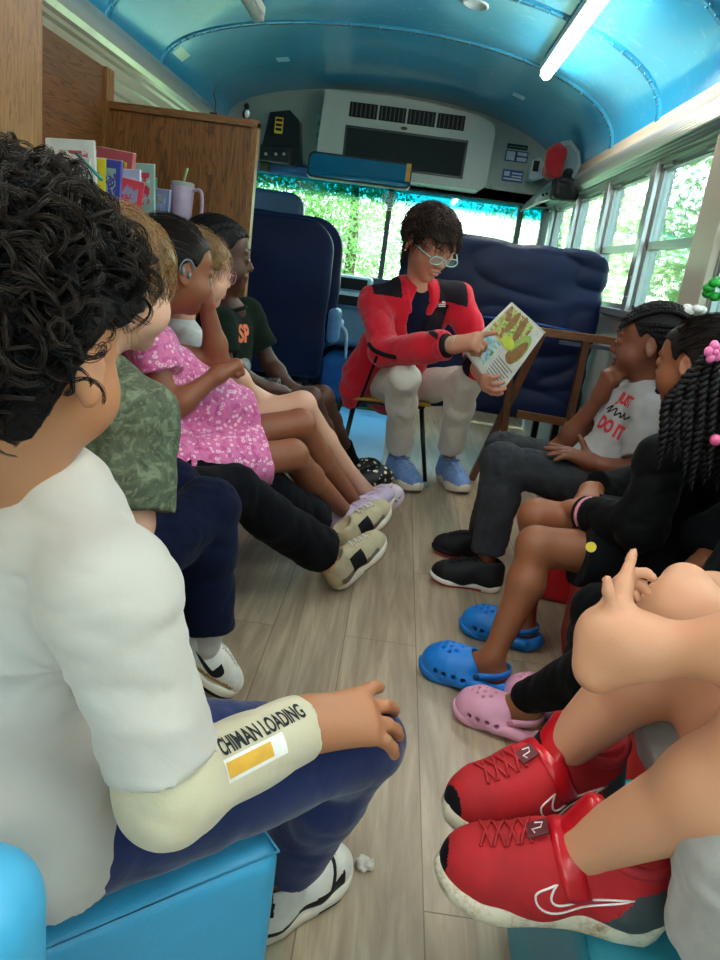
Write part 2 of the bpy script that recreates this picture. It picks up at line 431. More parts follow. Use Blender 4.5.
def strands(h,mat,parent,n,L,flow,region=None,m=9,r=.0010,lift=.03,curl=0.,freq=14.,seed=0,base=1.05,name='hair_strands',taper=True,grav=.0,jit=.25,clump=None):
    """hair strands combed over the skull"""
    g=np.random.default_rng(seed); d=g.normal(size=(n*4,3)); d/=np.linalg.norm(d,axis=1)[:,N_]
    P=h.cc+d*h.cr*base
    ok=region(P) if region else P[:,2]>np.interp(P[:,1],*zip(*LINE))
    P=P[ok][:n]; n=len(P); pts=[P.copy()]; step=L*g.uniform(.6,1.15,n)[:,N_]/(m-1); jv=g.normal(size=(n,3))*jit
    V=None
    for i in range(1,m):
        N=(P-h.cc)/h.cr**2; N/=np.linalg.norm(N,axis=1)[:,N_]
        f=flow(P)+jv; f[:,2]-=grav*i/m; f=f/(np.linalg.norm(f,axis=1)[:,N_]+1e-9)
        t=f-N*np.sum(f*N,1)[:,N_]; t/=np.linalg.norm(t,axis=1)[:,N_]+1e-9
        low=np.clip((-.03-P[:,2:])/.04,0,1); dirn=t*(1-low)+np.array([0,0,-1.])*low+N*lift*(1 if i<m*.6 else -.3)*3
        V=dirn if V is None else V*.35+dirn*.65
        V/=np.linalg.norm(V,axis=1)[:,N_]; P=P+V*step
        k=np.linalg.norm((P-h.cc)/h.cr,axis=1)[:,N_]; tgt=base+.01+lift*1.0*math.sin(math.pi*min(1,i/m+.1))
        P=np.where(k<tgt,h.cc+(P-h.cc)*tgt/k,P); pts.append(P.copy())
    pts=np.stack(pts,1)
    if curl:
        t=np.arange(m)[N_,:]; ph=g.uniform(0,6.28,n)[:,N_]; T=np.gradient(pts,axis=1); T/=np.linalg.norm(T,axis=2)[...,N_]+1e-9
        U=np.cross(T,np.array([.3,.2,1.])); U/=np.linalg.norm(U,axis=2)[...,N_]+1e-9; W=np.cross(T,U)
        am=curl*(.4+.6*g.uniform(.4,1.3,n))[:,N_]*np.clip(t/2,0,1); an=ph+t*(freq/m)*g.uniform(.7,1.3,n)[:,N_]*g.choice([-1,1],n)[:,N_]
        pts=pts+(np.cos(an)*am)[...,N_]*U+(np.sin(an)*am)[...,N_]*W
    if clump:
        k_,rad=clump; off=g.normal(size=(n,k_,3))*rad; w_=np.linspace(.5,1,m)[N_,N_,:,N_]; tw=g.normal(size=(n,k_,m,3)).cumsum(2)*rad*.12
        pts=(pts[:,N_]+off[:,:,N_,:]*w_*(1.1-.7*np.linspace(0,1,m)[N_,N_,:,N_])+tw).reshape(n*k_,m,3)
    pts=h.c+(pts*h.s)@h.M.T
    return tubes(name,pts,r*h.s,mat,parent,taper)
def tubes(name,pts,r,mat,parent,taper=True):
    n,m,_=pts.shape
    T=np.gradient(pts,axis=1); T/=np.linalg.norm(T,axis=2)[...,N_]+1e-9; U=np.cross(T,np.array([.31,.17,.93])); U/=np.linalg.norm(U,axis=2)[...,N_]+1e-9; W=np.cross(T,U)
    rr=(np.linspace(1,.25,m) if taper else np.ones(m))[N_,:,N_]*r; Vs=[]
    for a in (0,2.094,4.189): Vs.append(pts+(math.cos(a)*U+math.sin(a)*W)*rr)
    V=np.stack(Vs,2).reshape(-1,3); b=(np.arange(n)*m*3)[:,N_,N_]+ (np.arange(m-1)*3)[N_,:,N_]
    k=np.arange(3)[N_,N_,:]; k2=(np.arange(3)+1)%3
    q=np.stack([b+k,b+k2[N_,N_,:],b+k2[N_,N_,:]+3,b+k+3],-1).reshape(-1,4)
    return mk(name,V,q,mat,parent,True)
def hand(S,wr,d,n,side,L,curl=(20,20,20,20),spread=1.,thumb=None,thick=1.,fcurl=None,k=.003):
    """palm, four fingers with bends and a thumb; n = palm normal (palm side)"""
    d=nrm(d); n=np.array(n,float); n=nrm(n-d*(n@d)); u=np.cross(d,n)*(1 if side=='R' else -1); wr=np.array(wr,float)
    W=[.155,.055,-.05,-.145]; Ln=[.40,.45,.42,.33]; r0=.058*L*thick
    for i,w in enumerate(W):
        kp=wr+d*L*(.50-.03*abs(i-1))+u*L*w
        S.cone(wr+d*L*.04+u*L*w*.55,kp,L*.085*thick,L*.066*thick,.02*L/.12)
        sp=(1.2-i*.8)*.10*spread; fd=nrm(d+u*sp); p=kp.copy(); a=0
        cs=curl[i] if isinstance(curl[i],(tuple,list)) else (curl[i],curl[i]*1.1,curl[i]*.7)
        for j,fr in enumerate((.46,.31,.23)):
            a+=math.radians(cs[j]); dd=fd*math.cos(a)+n*math.sin(a); q=p+dd*L*Ln[i]*fr*1.0
            S.cone(p,q,r0*(1-.08*j)*(.92 if i==3 else 1),r0*(.93-.08*j)*(.92 if i==3 else 1),k if j else k*2); p=q
    tb=wr+d*L*.10+u*L*.12+n*L*.03; t1=nrm(thumb if thumb is not None else d*.75+u*.75+n*.35)
    m1=tb+t1*L*.20; t2=nrm(t1+d*.35); m2=m1+t2*L*.16; t3=nrm(t2+d*.25+n*.1)
    S.cone(wr+d*L*.08+u*L*.05,m1,L*.085*thick,L*.068*thick,.012*L/.12); S.cone(m1,m2,L*.066*thick,L*.058*thick,k); S.cone(m2,m2+t3*L*.13,L*.058*thick,L*.048*thick,k)
def tframe(J):
    up=nrm(J['chest']-J['pel']); rt=J['shR']-J['shL']; rt=nrm(rt-up*(rt@up)); return np.stack([rt,np.cross(up,rt),up],1)
def torso(S,J,s,i=0.,belly=0.,drop=0.,w=1.):
    M=tframe(J); a,b=J['pel'],J['chest']; hw=np.linalg.norm(J['shR']-J['shL'])/2
    S.ell(a,(.092*s*w+i,.076*s+i,.078*s+i),.03,R=M)
    S.ell(lerp(a,b,.38)+M[:,1]*.008*s,(.080*s*w+i,.066*s+i+belly,.10*s+i),.04*s,R=M)
    S.ell(lerp(a,b,.86),(max(.088*s,hw*.82)+i,.066*s+i,.105*s+i),.04*s,R=M)
    for q in 'RL':
        n=lerp(b,J['sh'+q],.25)+M[:,2]*.030*s
        S.cone(n,J['sh'+q]-M[:,2]*.004,.036*s+i*.8,.034*s+i,.03*s)
def neckbase(J): return lerp(J['shR'],J['shL'],.5)+tframe(J)[:,2]*.025*J['s']
def arm(S,J,q,s,i=0.,f=None,fl=0.,lo=True):
    a,b,c=J['sh'+q],J['el'+q],J['wr'+q]
    if f is not None and f<1:
        e=lerp(a,b,f); S.cone(a,lerp(a,b,min(1,f+.15)),.037*s+i,.030*s+i+fl,.03*s,cut=(e,b-a)); return
    S.cone(a,b,.034*s+i,.026*s+i,.02*s); 
    if f is not None and f<2:
        e=lerp(b,c,f-1); S.cone(b,c,.028*s+i,.020*s+i+fl,.02*s,cut=(e,c-b)); return
    m=lerp(b,c,.3); S.cone(b,m,.026*s+i,.028*s+i,.02*s); S.cone(m,c,.028*s+i,.0185*s+i,.02*s)
def leg(S,J,q,s,i=0.,f=None,fl=0.,thin=1.,cutn=None):
    a,b,c=J['hip'+q],J['kn'+q],J['an'+q]
    if f is not None and f<1:
        e=lerp(a,b,f); S.cone(a,lerp(a,b,min(1,f+.15)),.060*s+i,.050*s+i+fl,.03*s,cut=(e,b-a)); return
    S.cone(a,b,.060*s*thin+i,.041*s*thin+i,.03*s)
    d=nrm(c-b); back=nrm(nrm(a-b)+d*.0); back=nrm(back-d*(back@d)); m=lerp(b,c,.33)+back*.010*s
    if f is not None and f<2:
        e=lerp(b,c,f-1); S.cone(b,m,.040*s*thin+i,.044*s*thin+i,.02*s); S.cone(m,c,.044*s*thin+i,.030*s+i+fl,.02*s,cut=(e,c-b)); return
    S.cone(b,m,.038*s*thin+i,.040*s*thin+i,.02*s); S.cone(m,c,.040*s*thin+i,.0235*s+i,.02*s)
def foot(S,an,dirn,s,L=.135):
    d=np.array(dirn,float); d=nrm(d)
    h=an+v3(0,0,-.045*s)-d*.015*s
    S.cone(an,h,.024*s,.024*s,.015); S.cone(an+v3(0,0,-.02*s)+d*.01,an+d*(L*.62)+v3(0,0,-.055*s),.025*s,.018*s,.015)
    S.cone(h,an+d*L*.6+v3(0,0,-.052*s),.022*s,.024*s,.012)
    for i in range(4): 
        u=np.cross(d,[0,0,1]); S.cone(an+d*L*.55+v3(0,0,-.055*s)+u*(.018-.012*i)*s,an+d*L*(.78-.02*i)+v3(0,0,-.058*s)+u*(.020-.013*i)*s,.010*s,.008*s,.004)
def person(label,cat,J,h,s,vox,sm,lip,group=None,hands=None,feet=None,iris='#2a1a10',brow=None,adult=False,openness=1.,extra=None,thin=1.,hl=.125):
    J=dict(J); J['s']=s
    for k in list(J):
        if k!='s': J[k]=np.array(J[k],float)
    b=J['pel'].copy(); b[2]=0
    root=thing('person',label,cat,b,group)
    S=SDF(vox); torso(S,J,s,-.004)
    nb=neckbase(J); hb=h.w((0,-.022,-.055)); S.cone(nb,hb,.037*s if not adult else .045,.034*s if not adult else .042,.02)
    S.cone(nb-tframe(J)[:,2]*.03-tframe(J)[:,1]*.012,nb,.036*s,.036*s,.02)
    for q in 'RL':
        arm(S,J,q,s); leg(S,J,q,s,thin=thin)
        if hands and q in hands: hand(S,J['wr'+q],side=q,L=hl*s,**hands[q])
        if feet and q in feet: foot(S,J['an'+q],feet[q],s)
        else: S.cone(J['an'+q],J['an'+q]-v3(0,0,.03*s),.022*s,.022*s,.01)
    h.add(S,adult)
    if extra: extra(S)
    o=S.build('body',[sm,lip],root); 
    print('body',len(o.data.polygons),round(time.time()-T0,1))
    h.finish(o,lip,root,iris,brow,openness=openness)
    return root,J,o
def sock(J,q,f0,mat,root,s,i=.003,thin=1.):
    """sock up the shin to fraction f0 of the knee-ankle line"""
    S=SDF(.004); a,b=J['kn'+q],J['an'+q]; e=lerp(a,b,f0); S.cone(lerp(a,b,f0-.05),b,.031*s*thin+i,.0235*s+i,.01,cut=(e,a-b)); S.cone(b,b-v3(0,0,.03*s),.0255*s+i,.0255*s+i,.01)
    return S.build('sock',mat,root)
def shirt(J,mat,root,s,vox,i=.010,f=(.75,.75),fl=.010,seed=1,wr=.0022,ws=26,drop=.04,w=1.,dw=1.,name='shirt',belly=.0,st=(1,1,1.3),hem=True,extra=None,collar=None,smat=None,neckr=.043,dispx=None):
    S=SDF(vox); M=tframe(J)
    torso(S,J,s,i,belly,w=w)
    if drop: S.ell(J['pel']-M[:,2]*.0,(.106*s*w*dw+i,.094*s*(1+(dw-1)*.4)+i,.085*s+drop),.03,R=M,cut=(J['pel']-M[:,2]*drop,-M[:,2]))
    for q,ff in zip('RL',f): arm(S,J,q,s,i,ff,fl)
    nb=neckbase(J)
    if extra: extra(S)
    fd=fold(seed,wr,ws,st); fd2=fold(seed+5,wr*.45,ws*2.3,st); S.disp=(lambda X: fd(X)+fd2(X)) if dispx is None else (lambda X: fd(X)+fd2(X)+dispx(X))
    o=S.build(name,mat,root)
    if collar:
        t=np.linspace(0,2*np.pi,28,endpoint=False); ax=nrm(J['hd']-nb)*.6+M[:,2]*.6-M[:,1]*.25; ax=nrm(ax); u=nrm(np.cross(ax,M[:,1])); v=np.cross(u,ax)
        P=nb+v3(M[:,2])*.004*s+np.cos(t)[:,N_]*u*neckr*s+np.sin(t)[:,N_]*v*neckr*s
        m=MB(); m.tube(P,.0065*s,8,closed=True); m.build('collar',collar,o,True)
    return o
def pants(J,mat,root,s,vox,i=.007,f=(1.92,1.92),fl=.008,seed=2,wr=.0024,ws=24,name='trousers',drop=0,thin=1.,extra=None,hips=True):
    S=SDF(vox); M=tframe(J)
    if hips: S.ell(J['pel'],(.094*s+i,.080*s+i,.080*s+i),.03,R=M,cut=(J['pel']+M[:,2]*.05*s,M[:,2]))
    for q,ff in zip('RL',f): leg(S,J,q,s,i,ff,fl,thin)
    if extra: extra(S)
    fd=fold(seed,wr,ws); fd2=fold(seed+5,wr*.4,ws*2.6); S.disp=lambda X: fd(X)+fd2(X)
    return S.build(name,mat,root)
# ------------------------------------------------------------------ footwear (local frame: right, toe, up; origin under the heel)
def wprof(t,wd,side=1):
    """half width along the sole, t 0..1"""
    y=np.interp(t,[0,.03,.10,.22,.40,.58,.72,.84,.93,.98,1],[0,.42,.66,.74,.68,.84,1,.93,.66,.34,0]); return y*wd
def sole_mesh(o,M,L,wd,z0,z1,spring=.014,bulge=.002,flare=0.,heel=0.):
    ts=(1-np.cos(np.linspace(0,np.pi,30)))/2; V=[];Fs=[]
    def ring(f,inset):
        out=[]
        for sd,tt in ((1,ts),(-1,ts[::-1][1:-1])):
            for t in tt:
                w=max(wprof(t,wd)-inset,.0005 if 0<t<1 else 0)
                zb=z0+spring*max(0,(t-.62)/.38)**2+heel*max(0,(.12-t)/.12)**2; zt=np.interp(t,[0,.3,.6,1],[z1[0],z1[1],z1[2],z1[3]])+spring*max(0,(t-.62)/.38)**2
                y=inset*.8+(L-inset*1.6)*t; out.append((sd*w+.004*math.sin(t*5-1),y,zb+(zt-zb)*f))
        return out
    lv=[(0,.006),(.10,.0015),(.35,-bulge*.3),(.65,-bulge),(.9,0),(1,.004)]
    for f,i in lv: V+=ring(f,i)
    n=len(V)//len(lv)
    for a in range(len(lv)-1):
        for k in range(n): Fs.append((a*n+k,a*n+(k+1)%n,(a+1)*n+(k+1)%n,(a+1)*n+k))
    m=len(ts)
    for base,flip in ((0,1),((len(lv)-1)*n,0)):
        for k in range(m-1):
            a=base+k; b=base+k+1; c=base+(n-k-1)%n if k+1<m else b; d=base+(n-k)%n
            f=[x for i,x in enumerate((a,b,base+(n-(k+1))%n,base+(n-k)%n))]
            f=list(dict.fromkeys(f)); 
            if len(f)>2: Fs.append(tuple(f[::-1] if flip else f))
    V=np.array(V)@M.T+o; return V,Fs
def press(bv,o,M,pts,dirl,eps=.001):
    """press local points to the shoe surface along a local direction"""
    out=[]; d=M@nrm(dirl)
    for p in pts:
        w=o+M@np.array(p,float); hit=bv.ray_cast(Vector(w-d*.08),Vector(d),.16)
        if hit[0] is not None: out.append(np.array(hit[0])-d*eps)
    return np.array(out)
def bez(P,n=10):
    out=[]
    for a,b,c,d in P:
        for t in np.linspace(0,1,n,endpoint=False):
            out.append(np.array(a)*(1-t)**3+3*np.array(b)*t*(1-t)**2+3*np.array(c)*t*t*(1-t)+np.array(d)*t**3)
    return np.array(out)
SW=bez([((-.5,.02),(-.50,-.16),(-.32,-.25),(-.12,-.17)),((-.12,-.17),(.1,-.09),(.3,.03),(.5,.16)),((.5,.16),(.25,.08),(.0,-.02),(-.15,-.06)),((-.15,-.06),(-.32,-.10),(-.40,.0),(-.30,.20)),((-.30,.20),(-.38,.14),(-.48,.10),(-.5,.02))],9)
def wrap_band(bv,o,M,y,z,a0,a1,wid,th,tilt=0,n=26,R=.09):
    V=[];Fs=[]
    for k,a in enumerate(np.linspace(a0,a1,n)):
        for dy in np.linspace(-wid/2,wid/2,5):
            d=v3(math.sin(a),0,math.cos(a)); p=v3(0,y+dy-tilt*(1-math.cos(a)),z); w0=o+M@(p+d*R); dd=M@(-d); hit=bv.ray_cast(Vector(w0),Vector(dd),R)
            q=np.array(hit[0]) if hit[0] is not None else o+M@(p+d*.03)
            edge=abs(dy)>wid*.45; V+= [q-dd*(th*.35 if edge else th),q+dd*.004]
    for k in range(n-1):
        for j in range(4):
            a=(k*5+j)*2; b=a+2; c=a+10; e=c+2; Fs.append((a,b,e,c))
        a=k*10; Fs.append((a,a+10,a+11,a+1)); a=k*10+8; Fs.append((a,a+1,a+11,a+10))
    Fs+=[(0,1,3,2),(2,3,5,4),(4,5,7,6),(6,7,9,8)]; q=(n-1)*10; Fs+=[(q,q+2,q+3,q+1),(q+2,q+4,q+5,q+3),(q+4,q+6,q+7,q+5),(q+6,q+8,q+9,q+7)]
    return np.array(V),Fs
def sneaker(root,o,M,L,st):
    """st: upper,panel,sole,lace mats + options"""
    k=L/.21; wd=.040*k; o=np.array(o,float); vox=st.get('vox',.0035)
    z1=st.get('z1',(.036,.030,.024,.024)); z1=tuple(z*k for z in z1)
    S=SDF(vox); S.at(o,M)
    def c(a,b,ra,rb,kk=.02): S.cone(np.array(a)*k,np.array(b)*k,ra*k,rb*k,kk*k)
    c((0,.040,.045),(0,.036,.078),.032,.031); c((0,.040,.040),(0,.115,.048),.034,.031); c((0,.070,.074),(0,.130,.048),.026,.025)
    c((.006,.12,.040),(.004,.170,.034),.034,.028); c((-.008,.12,.038),(-.006,.165,.032),.032,.028); c((0,.17,.032),(0,.182,.030),.029,.023)
    c((0,.020,.035),(0,.010,.075),.024,.012,.012)
    hi=st.get('hi',0)
    if hi: c((0,.045,.07),(0,.040,.075+hi),.034,.034)
    S.ell(np.array((0,.043,.112+hi))*k,np.array((.0255,.036,.040))*k,.004,sub=True)
    S.M=None
    zc=z1[2]*.55
    S.clip.append(lambda X: zc-((X-o)@M)[...,2])
    S.o=np.zeros(3)
    sh=S.build('shoe',[st['upper'],st.get('panel',st['upper']),st.get('toe',st['upper'])],root)
    loc=lambda c_: ((c_-o)@M)/k
    if 'panelfn' in st: assign(sh,lambda c_: st['panelfn'](loc(c_)),1)
    if 'toefn' in st: assign(sh,lambda c_: st['toefn'](loc(c_)),2)
    bv=bvh(sh)
    V,Fs=sole_mesh(o,M,L,wd,0,z1,.013*k,bulge=st.get('bulge',.002),heel=st.get('heel',.006)*k)
    so=mk('sole',V,Fs,[st['sole'],st.get('outsole',st['sole'])],sh,True)
    if 'outsole' in st: assign(so,lambda c_: loc(c_)[:,2]<.006+.013*np.maximum(0,(loc(c_)[:,1]/.21-.62)/.38)**2,1)
    # laces
    if st.get('laces',True):
        m=MB(); n=st.get('nl',4)
        for j in range(n):
            y0=st.get('ly',(.092,.142))[0]+(st.get('ly',(.092,.142))[1]-st.get('ly',(.092,.142))[0])*j/max(1,n-1); 
            for sg in (-1,1):
                P=press(bv,o,M,[((sg*.014*(1-2*t))*k,(y0+.012*t)*k,0) for t in np.linspace(0,1,9)],(0,0,-1) if 1 else 0,.0015*k) if False else []
                pts=[np.array(((sg*.0155*(1-2*t))*k,(y0+.010*t)*k,.03*k)) for t in np.linspace(0,1,9)]
                q=[]
                for p in pts:
                    w0=o+M@(p+v3(0,.02*k,.09*k)); dd=M@nrm((0,-.02,-.09)); hit=bv.ray_cast(Vector(w0),Vector(dd),.2)
                    if hit[0] is not None: q.append(np.array(hit[0])-dd*.0016*k)
                if len(q)>3: m.tube(q,.0016*k,6)
        if st.get('bow'):
            for sg in (-1,1):
                c0=o+M@(v3(0,.082,.092)*k); P=[c0+M@(v3(sg*.022*math.sin(t),.006*math.sin(2*t)+.012*(1-math.cos(t))*.3,.006*math.sin(t)-.004*(1-math.cos(t)))*k*1.1) for t in np.linspace(0,np.pi*1.7,14)]
                m.tube(P,.0018*k,6)
        m.build('laces',st['lace'],sh,True)
    for sg in st.get('logo_sides',(-1,1)):
        lg=st.get('logo')
        if lg=='swoosh_outline':
            P=press(bv,o,M,[(0,(.086-x*.082)*k,(.049+y*.066)*k) for x,y in SW],(-sg,0,0),.0008)
            if len(P)>10:
                m=MB(); m.tube(P,.0010*k,6,closed=True); m.build('swoosh',st['logomat'],sh,True)
        elif lg=='swoosh':
            Vp,Fp=outline_mesh([[(a,b) for a,b in SW]],.03); dv=M@v3(-sg,0,0)
            P=np.array([o+M@v3(0,(.085-x*.085)*k,(.050+y*.075)*k) for x,y in Vp]); P=P-dv*.0
            Vo,Fo=project(bv,P,Fp,dv,.0012)
            if Vo is not None: mk('swoosh',Vo,Fo,st['logomat'],sh,True)
        elif lg=='N':
            Vp,Fp=outline_mesh([[(-.5,-.5),(-.2,-.5),(-.2,.08),(.2,-.5),(.5,-.5),(.5,.5),(.2,.5),(.2,-.08),(-.2,.5),(-.5,.5)]],.12); dv=M@v3(-sg,0,0)
            P=np.array([o+M@v3(0,(.090+x*.044*sg+y*.008)*k,(.052+y*.044)*k) for x,y in Vp])
            Vo,Fo=project(bv,P,Fp,dv,.0012)
            if Vo is not None: mk('letter',Vo,Fo,st['logomat'],sh,True)
    return sh,bv,k
def clog(root,o,M,L,mat,name='clog',dots=None,strapmat=None,vox=.003):
    k=L/.19; o=np.array(o,float); S=SDF(vox); S.at(o,M)
    def c(a,b,ra,rb,kk=.02,**kw): S.cone(np.array(a)*k,np.array(b)*k,ra*k,rb*k,kk*k,**kw)
    c((0,.090,.040),(0,.135,.038),.041,.038); c((.008,.13,.034),(.006,.155,.030),.036,.028); c((-.010,.12,.032),(-.008,.150,.030),.034,.028)
    c((.030,.03,.022),(.032,.09,.026),.012,.018,.01); c((-.030,.03,.022),(-.032,.09,.026),.012,.018,.01); c((0,.018,.020),(0,.012,.024),.028,.026,.01)
    S.ell(np.array((0,.045,.055))*k,np.array((.027,.050,.040))*k,.005,sub=True)
    S.ell(np.array((0,.095,.030))*k,np.array((.028,.055,.026))*k,.004,sub=True)
    for (x,y) in [(0,.10),(.014,.108),(-.014,.108),(.007,.122),(-.007,.122),(0,.136),(.019,.122),(-.019,.122),(.013,.137),(-.013,.137),(.006,.150),(-.006,.150)]:
        S.cone(np.array((x,y,.05))*k,np.array((x*1.2,y+.008,.085))*k,.0036*k,.0036*k,.001,sub=True)
    for sg in (-1,1):
        for y in (.085,.105,.125,.143): S.cone(np.array((sg*.02,y,.028))*k,np.array((sg*.06,y,.034))*k,.0048*k,.0048*k,.001,sub=True)
    S.M=None; zc=.010*k; S.clip.append(lambda X: zc-((X-o)@M)[...,2]); S.o=np.zeros(3)
    sh=S.build(name,mat,root)
    V,Fs=sole_mesh(o,M,L,.041*k,0,tuple(z*k for z in (.024,.020,.019,.024)),.010*k,bulge=.002,heel=.008*k); mk('sole',V,Fs,mat,sh,True)
    m=MB(); P=[np.array(((.036)*math.sin(a),.058-.052*math.cos(a)*(1 if math.cos(a)>0 else 0.2),.048+.010*math.cos(a)))*k for a in np.linspace(-1.75,1.75,20)]
    up=[]; W=[o+M@p for p in P]
    V=[];Fs=[]
    for i,p in enumerate(P):
        n=nrm((p[0],p[1]-.055*k,0)); 
        for dz in (-.007,.007):
            for dn in (0,.003): V.append(o+M@(p+v3(0,0,dz*k)+n*dn*k))
    for i in range(len(P)-1):
        a=i*4; b=a+4; Fs+=[(a,b,b+2,a+2),(a+1,a+3,b+3,b+1),(a,a+1,b+1,b),(a+2,b+2,b+3,a+3)]
    st=mk('strap',V,Fs,strapmat or mat,sh,True)
    for sg in (-1,1):
        m=MB(); m.lathe([(.0,0),(.007*k,0),(.007*k,.002*k),(.005*k,.0035*k),(0,.0035*k)],o+M@(v3(sg*.0375,.062,.046)*k),M@v3(sg,0,0),16)
        m.build('rivet',dots or mat,sh,True)
    return sh
def braid(m,P,r,twist=26.,strandr=None,n=None,nst=2):
    """rope of strands twisted about the path P"""
    P=np.array(P,float); L=np.concatenate([[0],np.cumsum(np.linalg.norm(np.diff(P,axis=0),axis=1))]); n=n or max(12,int(L[-1]/.0035)); t=np.linspace(0,L[-1],n)
    Q_=np.stack([np.interp(t,L,P[:,i]) for i in range(3)],1); T=np.gradient(Q_,axis=0); T/=np.linalg.norm(T,axis=1)[:,N_]; U=np.cross(T,[.3,.9,.1]); U/=np.linalg.norm(U,axis=1)[:,N_]; W=np.cross(T,U)
    rr=r*np.interp(t/L[-1],[0,.1,.8,1],[.8,1,.9,.35])
    for j in range(nst):
        a=t*twist*2*np.pi/.3/2+j*2*np.pi/nst; m.tube(Q_+(np.cos(a)*rr*.55)[:,N_]*U+(np.sin(a)*rr*.55)[:,N_]*W,rr*.62,6)
def curve3(pts,n=14):
    """smooth path through points"""
    P=np.array(pts,float); t=np.arange(len(P)); tt=np.linspace(0,len(P)-1,n); out=[]
    for x in tt:
        i=min(int(x),len(P)-2); f=x-i; p0=P[max(i-1,0)];p1=P[i];p2=P[i+1];p3=P[min(i+2,len(P)-1)]
        out.append(.5*((2*p1)+(-p0+p2)*f+(2*p0-5*p1+4*p2-p3)*f*f+(-p0+3*p1-3*p2+p3)*f**3))
    return np.array(out)
# ------------------------------------------------------------------ people
def PJ(pel,chest,hd,sh,el,wr,hip,kn,an):
    d=dict(pel=pel,chest=chest,hd=hd)
    for n,v in (('sh',sh),('el',el),('wr',wr),('hip',hip),('kn',kn),('an',an)): d[n+'R'],d[n+'L']=v
    return d
def auto(pel,chest,psi,lean=0,shw=.12,hipw=.078,psih=None):
    """shoulders and hips from centre points and heading"""
    pel=np.array(pel,float); chest=np.array(chest,float); r=frame(psi)[:,0]; r2=frame(psih if psih is not None else psi)[:,0]
    return (chest+r*shw,chest-r*shw),(pel+r2*hipw,pel-r2*hipw)
LAST=[]
def twoloc(h,X): return h.loc(X)
black=lambda n,v=.05: simple(n,'#15151a',.6)
lip_d=simple('lip_brown','#6b3a30',.4); lip_l=simple('lip_pink','#c07a6c',.4); lip_m=simple('lip_tan','#96584a',.4)
sk_l1=skin('skin_warm_tan','#b27c58'); sk_pale=skin('skin_fair','#cd9876','#b85840'); sk_ros=skin('skin_rosy','#dcab90','#cc6a54'); sk_l3=skin('skin_light_brown','#8a563a'); sk_l5=skin('skin_deep_brown','#4e2f22','#5a2a20')
sk_r1=skin('skin_medium_brown','#74452f','#703828'); sk_r2=skin('skin_golden_brown','#8a583a'); sk_w=skin('skin_woman','#c98f74','#b0503c')
hair_k=simple('hair_black','#0b0809',.55,bump=.002,bscale=260); hair_dk=simple('hair_dark_brown','#170e0c',.5,bump=.0015,bscale=260)
hair_bl=simple('hair_dark_blond','#8f6a3e',.4,bump=.002,bscale=200); hair_bl2=simple('hair_sandy','#7d5a36',.4,bump=.002,bscale=200); hair_w=simple('hair_brown','#2a1a15',.55,var=.4,bump=.0015,bscale=220)
sneak_white=dict(upper=simple('shoe_white','#d8d4ca',.6),sole=simple('sole_cream','#d9d0bd',.7,bump=.0006),lace=simple('lace_white','#dedad2',.8),outsole=simple('outsole_black','#1a1a1a',.8))

